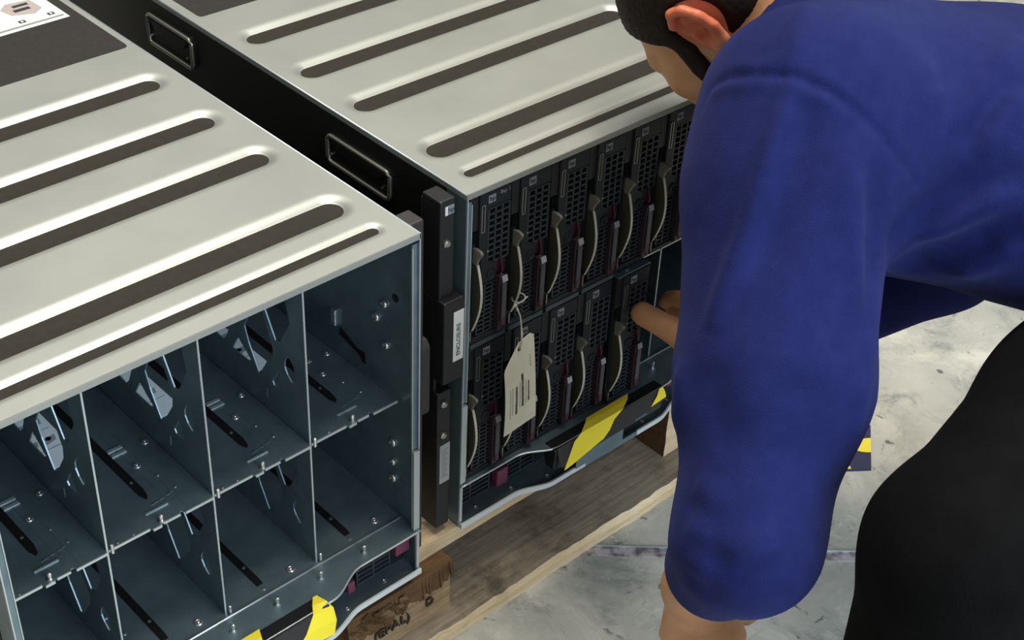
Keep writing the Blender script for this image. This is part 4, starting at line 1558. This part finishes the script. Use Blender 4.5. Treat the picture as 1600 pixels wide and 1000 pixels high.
FOLD_LINES = [
    ([[0.1467, -0.1894, 0.7146], [0.1616, -0.1869, 0.7389], [0.1606, -0.205, 0.7542], [0.1617, -0.2231, 0.7635], [0.1657, -0.2421, 0.77], [0.1725, -0.2591, 0.7735], [0.182, -0.2848, 0.7696], [0.194, -0.3104, 0.7562], [0.2158, -0.3397, 0.7234], [0.2451, -0.3542, 0.6826]], -0.0034, 0.0036),
    ([[0.1573, -0.1869, 0.7312], [0.1559, -0.2064, 0.7487], [0.1567, -0.228, 0.759], [0.1678, -0.2639, 0.7678], [0.1775, -0.2896, 0.7632], [0.1883, -0.3127, 0.7505]], 0.0022, 0.006),
    ([[0.1699, -0.1838, 0.7487], [0.1672, -0.2176, 0.7684], [0.1771, -0.2544, 0.7787], [0.1888, -0.285, 0.7743], [0.2014, -0.3102, 0.7606]], 0.0015, 0.006),
    ([[0.1705, -0.2598, 0.7716], [0.1493, -0.2707, 0.7486], [0.1241, -0.2823, 0.7188], [0.1016, -0.2908, 0.6837], [0.0798, -0.2981, 0.6505], [0.0616, -0.3014, 0.6227], [0.047, -0.3038, 0.602]], 0.01, 0.009),
    ([[0.17, -0.2771, 0.7646], [0.1473, -0.2913, 0.7379], [0.1231, -0.3039, 0.7057], [0.1001, -0.3139, 0.6716], [0.0769, -0.3219, 0.6428]], -0.005, 0.018),
    ([[0.1726, -0.2576, 0.774], [0.1973, -0.2408, 0.7929], [0.249, -0.2086, 0.7977]], 0.0035, 0.014),
    ([[0.1761, -0.3127, 0.7431], [0.1661, -0.335, 0.7099], [0.1581, -0.3539, 0.6741], [0.1438, -0.3731, 0.6407], [0.1268, -0.3903, 0.6139]], 0.0045, 0.014),
    ([[0.1903, -0.3341, 0.7241], [0.1793, -0.3503, 0.6881], [0.1658, -0.3657, 0.6521], [0.1415, -0.3863, 0.6174]], -0.004, 0.012),
    ([[0.1765, -0.3702, 0.6373], [0.1489, -0.3915, 0.6039], [0.1126, -0.4152, 0.5775], [0.0957, -0.4261, 0.5333]], 0.004, 0.009),
    ([[0.2756, -0.3479, 0.7207], [0.3123, -0.345, 0.7401], [0.3587, -0.3384, 0.7585], [0.4139, -0.3247, 0.7638]], 0.005, 0.012),
    ([[0.2835, -0.3562, 0.7094], [0.3169, -0.356, 0.7342], [0.3651, -0.3509, 0.7555]], -0.004, 0.012),
    ([[0.2962, -0.3681, 0.704], [0.3249, -0.3675, 0.7303], [0.3577, -0.3637, 0.748]], 0.005, 0.012),
    ([[0.2697, -0.286, 0.7887], [0.2734, -0.3135, 0.7693], [0.2677, -0.3372, 0.7398]], 0.002, 0.02),
    ([[0.1986, -0.3621, 0.6393], [0.225, -0.356, 0.6538], [0.2564, -0.3573, 0.6641], [0.286, -0.372, 0.6785], [0.3237, -0.3997, 0.6942]], -0.009, 0.014),
    ([[0.2573, -0.3527, 0.6272], [0.2757, -0.3674, 0.6485], [0.2975, -0.3861, 0.6682], [0.3215, -0.4044, 0.6822]], 0.007, 0.014),
    ([[0.2792, -0.3266, 0.5723], [0.2799, -0.3566, 0.6016], [0.2975, -0.3855, 0.6225], [0.3205, -0.4132, 0.6532]], -0.01, 0.018),
    ([[0.3047, -0.3657, 0.5785], [0.3101, -0.394, 0.6082], [0.3225, -0.4166, 0.6366]], 0.006, 0.016),
    ([[-0.0158, -0.3517, 0.4949], [-0.0249, -0.3795, 0.4996], [-0.0248, -0.3993, 0.5003]], -0.0027, 0.012),
    ([[-0.01, -0.3549, 0.5077], [-0.0173, -0.3848, 0.5092]], 0.0023, 0.015),
    ([[-0.0365, -0.3729, 0.4773], [-0.038, -0.4005, 0.4817], [-0.0313, -0.421, 0.4826]], -0.0023, 0.012),
    ([[-0.0286, -0.3675, 0.4882], [-0.0324, -0.3974, 0.4918]], 0.0023, 0.015),
    ([[0.0107, -0.3228, 0.3874], [-0.0436, -0.3834, 0.4483], [-0.0432, -0.4069, 0.4492], [-0.0368, -0.4247, 0.4497]], -0.0018, 0.009),
    ([[-0.0425, -0.3814, 0.4649], [-0.0422, -0.4066, 0.4664]], 0.0018, 0.012),
    ([[0.0376, -0.2909, 0.5728], [0.0249, -0.302, 0.5457], [0.0222, -0.3069, 0.5089]], 0.004, 0.012),
    ([[-0.015, -0.4166, 0.5035], [-0.0183, -0.4356, 0.4853]], 0.004, 0.02),
    ([[0.0347, -0.3135, 0.5877], [0.0186, -0.345, 0.563], [0.0082, -0.3782, 0.5371]], -0.003, 0.02),
    ([[0.0698, -0.3792, 0.6097], [0.0488, -0.4006, 0.5694], [0.0255, -0.4177, 0.5274]], -0.003, 0.025),
]


def FOLDS(P, d):
    """press creases (negative) and raise soft folds (positive) along lines lying on the cloth"""
    near = np.abs(d) < .04
    if not near.any():
        return d
    Q = P[near]
    add = np.zeros(len(Q))
    for pts, amp, wid in FOLD_LINES:
        pts = [np.asarray(p) for p in pts]
        n_ = len(pts) - 1
        best = np.full(len(Q), 9.0)
        wt = np.zeros(len(Q))
        for i in range(n_):
            ab = pts[i + 1] - pts[i]
            t = np.clip(((Q - pts[i]) @ ab) / max(ab @ ab, 1e-12), 0, 1)
            e = np.linalg.norm(Q - pts[i] - t[:, None] * ab, axis=1)
            u = (i + t) / n_
            m = e < best
            best[m] = e[m]
            wt[m] = np.minimum(1, 4 * np.minimum(u[m], 1 - u[m]) + .05)     # fades out at both ends
        add += 1.6 * amp * wt * np.exp(-(best / wid) ** 2)
    d = d.copy()
    d[near] -= add
    return d


def trouser_sdf(P):
    d = smin(ell(P, SPINE[1] + ax_t * .01, np.array([ax_r, ax_t, np.cross(ax_r, ax_t)]), (.185, .12, .130)),
             chain(P, [L_HIP, L_HIP * .45 + L_KN * .55, L_KN], [.110, .092, .074], .03), .05)
    d = smin(d, chain(P, [L_KN, L_KN * .5 + L_AN * .5, L_AN + V3(0, 0, .01)], [.074, .070, .060], .03), .03)
    d = smin(d, chain(P, [R_HIP, R_KN, R_AN], [.105, .072, .055], .03), .05)
    return d


def skin_material():
    m = bpy.data.materials.new('skin')
    m.use_nodes = True
    n, L = m.node_tree.nodes, m.node_tree.links
    b = n['Principled BSDF']
    b.inputs['Roughness'].default_value = 0.5
    b.inputs['Subsurface Weight'].default_value = 0.12
    b.inputs['Subsurface Radius'].default_value = (0.9, 0.35, 0.2)
    b.inputs['Subsurface Scale'].default_value = 0.008
    t = n.new('ShaderNodeTexCoord')
    z = n.new('ShaderNodeTexNoise')
    z.inputs['Scale'].default_value = 45
    z.inputs['Detail'].default_value = 5
    r = n.new('ShaderNodeValToRGB')
    r.color_ramp.elements[0].position = .3
    r.color_ramp.elements[1].position = .7
    r.color_ramp.elements[0].color = (.56, .265, .125, 1)
    r.color_ramp.elements[1].color = (.66, .335, .170, 1)
    L.new(t.outputs['Object'], z.inputs['Vector'])
    L.new(z.outputs['Fac'], r.inputs[0])
    # ears flushed red
    dist = n.new('ShaderNodeVectorMath')
    dist.operation = 'DISTANCE'
    L.new(t.outputs['Object'], dist.inputs[0])
    dist.inputs[1].default_value = tuple(hp(-.018, .090, .004))
    mr = n.new('ShaderNodeMapRange')
    mr.inputs['From Min'].default_value = .022
    mr.inputs['From Max'].default_value = .046
    mr.inputs['To Min'].default_value = .9
    mr.inputs['To Max'].default_value = 0
    L.new(dist.outputs['Value'], mr.inputs['Value'])
    x = n.new('ShaderNodeMix')
    x.data_type = 'RGBA'
    L.new(mr.outputs[0], x.inputs[0])
    L.new(r.outputs[0], x.inputs[6])
    x.inputs[7].default_value = (.66, .155, .075, 1)
    L.new(x.outputs[2], b.inputs['Base Color'])
    bp = n.new('ShaderNodeBump')
    bp.inputs['Strength'].default_value = .25
    bp.inputs['Distance'].default_value = .001
    zb = n.new('ShaderNodeTexNoise')
    zb.inputs['Scale'].default_value = 260
    L.new(t.outputs['Object'], zb.inputs['Vector'])
    L.new(zb.outputs['Fac'], bp.inputs['Height'])
    L.new(bp.outputs[0], b.inputs['Normal'])
    return m


M['skin'] = skin_material()
M['blue'] = mat('blue_sweatshirt_fleece', (0.0105, 0.0150, 0.088), 0.9, 0.0, 0.10, noise=(60, (0.0135, 0.0190, 0.106), 0.3, 0.7), bump=(900, 0.4))
M['trouser'] = mat('black_trouser_cloth', (0.0032, 0.0032, 0.0036), 0.9, 0.0, 0.08, noise=(30, (0.005, 0.005, 0.0055), 0.3, 0.7), bump=(700, 0.3))
M['hair'] = mat('dark_brown_hair', (0.012, 0.007, 0.0045), 0.65, 0.0, 0.2, noise=(160, (0.024, 0.014, 0.008), 0.35, 0.7))
M['shoe'] = mat('black_shoe_leather', (0.010, 0.010, 0.010), 0.7, 0.0, 0.2)
for k_ in ('blue',):
    M[k_].node_tree.nodes['Principled BSDF'].inputs['Sheen Weight'].default_value = 0.12
    M[k_].node_tree.nodes['Principled BSDF'].inputs['Sheen Roughness'].default_value = 0.5
    M[k_].node_tree.nodes['Principled BSDF'].inputs['Sheen Tint'].default_value = (0.35, 0.40, 0.9, 1)

person = empty('person', (0, 0, 0))
tag(person, 'person in blue sweatshirt and black trousers bending over the right enclosure', 'person')
net_object('body', body_sdf, (-.10, -.80, -.02), (1.10, .16, .90), 0.0033, M['skin'], person, 2)
net_object('sweatshirt', sweat_sdf, (-.15, -.70, .15), (.95, .18, .95), 0.0040, M['blue'], person, 3)['label'] = 'blue fleece sweatshirt'
net_object('trousers', trouser_sdf, (-.10, -.80, .0), (1.15, -.15, .80), 0.0060, M['trouser'], person, 3)['label'] = 'black trousers'


def hair_sdf(P):
    q = (P - HEAD) @ HR.T
    f, l, u = q[:, 0], q[:, 1], q[:, 2]
    strand = .0012 * np.sin(l * 900 + 6 * np.sin(u * 60)) * np.sin(f * 700 + 5 * np.sin(u * 45 + l * 50))
    d = ell(P, hp(-.018, 0, .022), HR, (.0985, .0835, .0860)) + strand
    face = -(f * .80 - u * .60 - .016)          # keep behind the hairline
    d = smax(d, -face, .006)
    d = smax(d, -(u + .058 + .35 * f), .008)    # nape
    for s in (1, -1):
        d = smax(d, -ell(P, hp(-.012, s * .088, -.012), HR, (.034, .026, .044)), .005)
        sb = ell(P, hp(.026, s * .0675, -.014), np.array([unit(fh * .94 + uh * .34), lh, unit(uh * .94 - fh * .34)]), (.0105, .0080, .046)) + strand * .6
        d = smin(d, sb, .008)
    return d


net_object('hair', hair_sdf, HEAD - .15, HEAD + .15, 0.0025, M['hair'], person, 1)['label'] = 'short dark brown hair'


def shoe(an, toe):
    an, toe = np.asarray(an), np.asarray(toe)
    def f(P):
        d = smin(rcone(P, V3(an[0], an[1], .045), V3(toe[0], toe[1], .035), .043, .036), rcone(P, V3(an[0], an[1], .05), V3(an[0], an[1], .10), .044, .048), .03)
        return np.maximum(d, .002 - P[:, 2])
    lo = np.minimum(an, toe) - .1
    hi = np.maximum(an, toe) + .1
    lo[2], hi[2] = -.01, .17
    net_object('shoe', f, lo, hi, 0.006, M['shoe'], person, 2)


shoe(L_AN, L_AN + V3(-.14, .12, 0))
def shoe_kneel(P):
    return np.maximum(smin(rcone(P, R_AN, R_AN + V3(.02, -.02, -.02), .05, .04), rcone(P, R_AN + V3(.03, -.02, .02), R_AN + V3(-.01, .0, -.03) + V3(.06, -.05, 0), .042, .034), .03), .002 - P[:, 2])


net_object('shoe', shoe_kneel, R_AN - .15, R_AN + .17, 0.006, M['shoe'], person, 2)
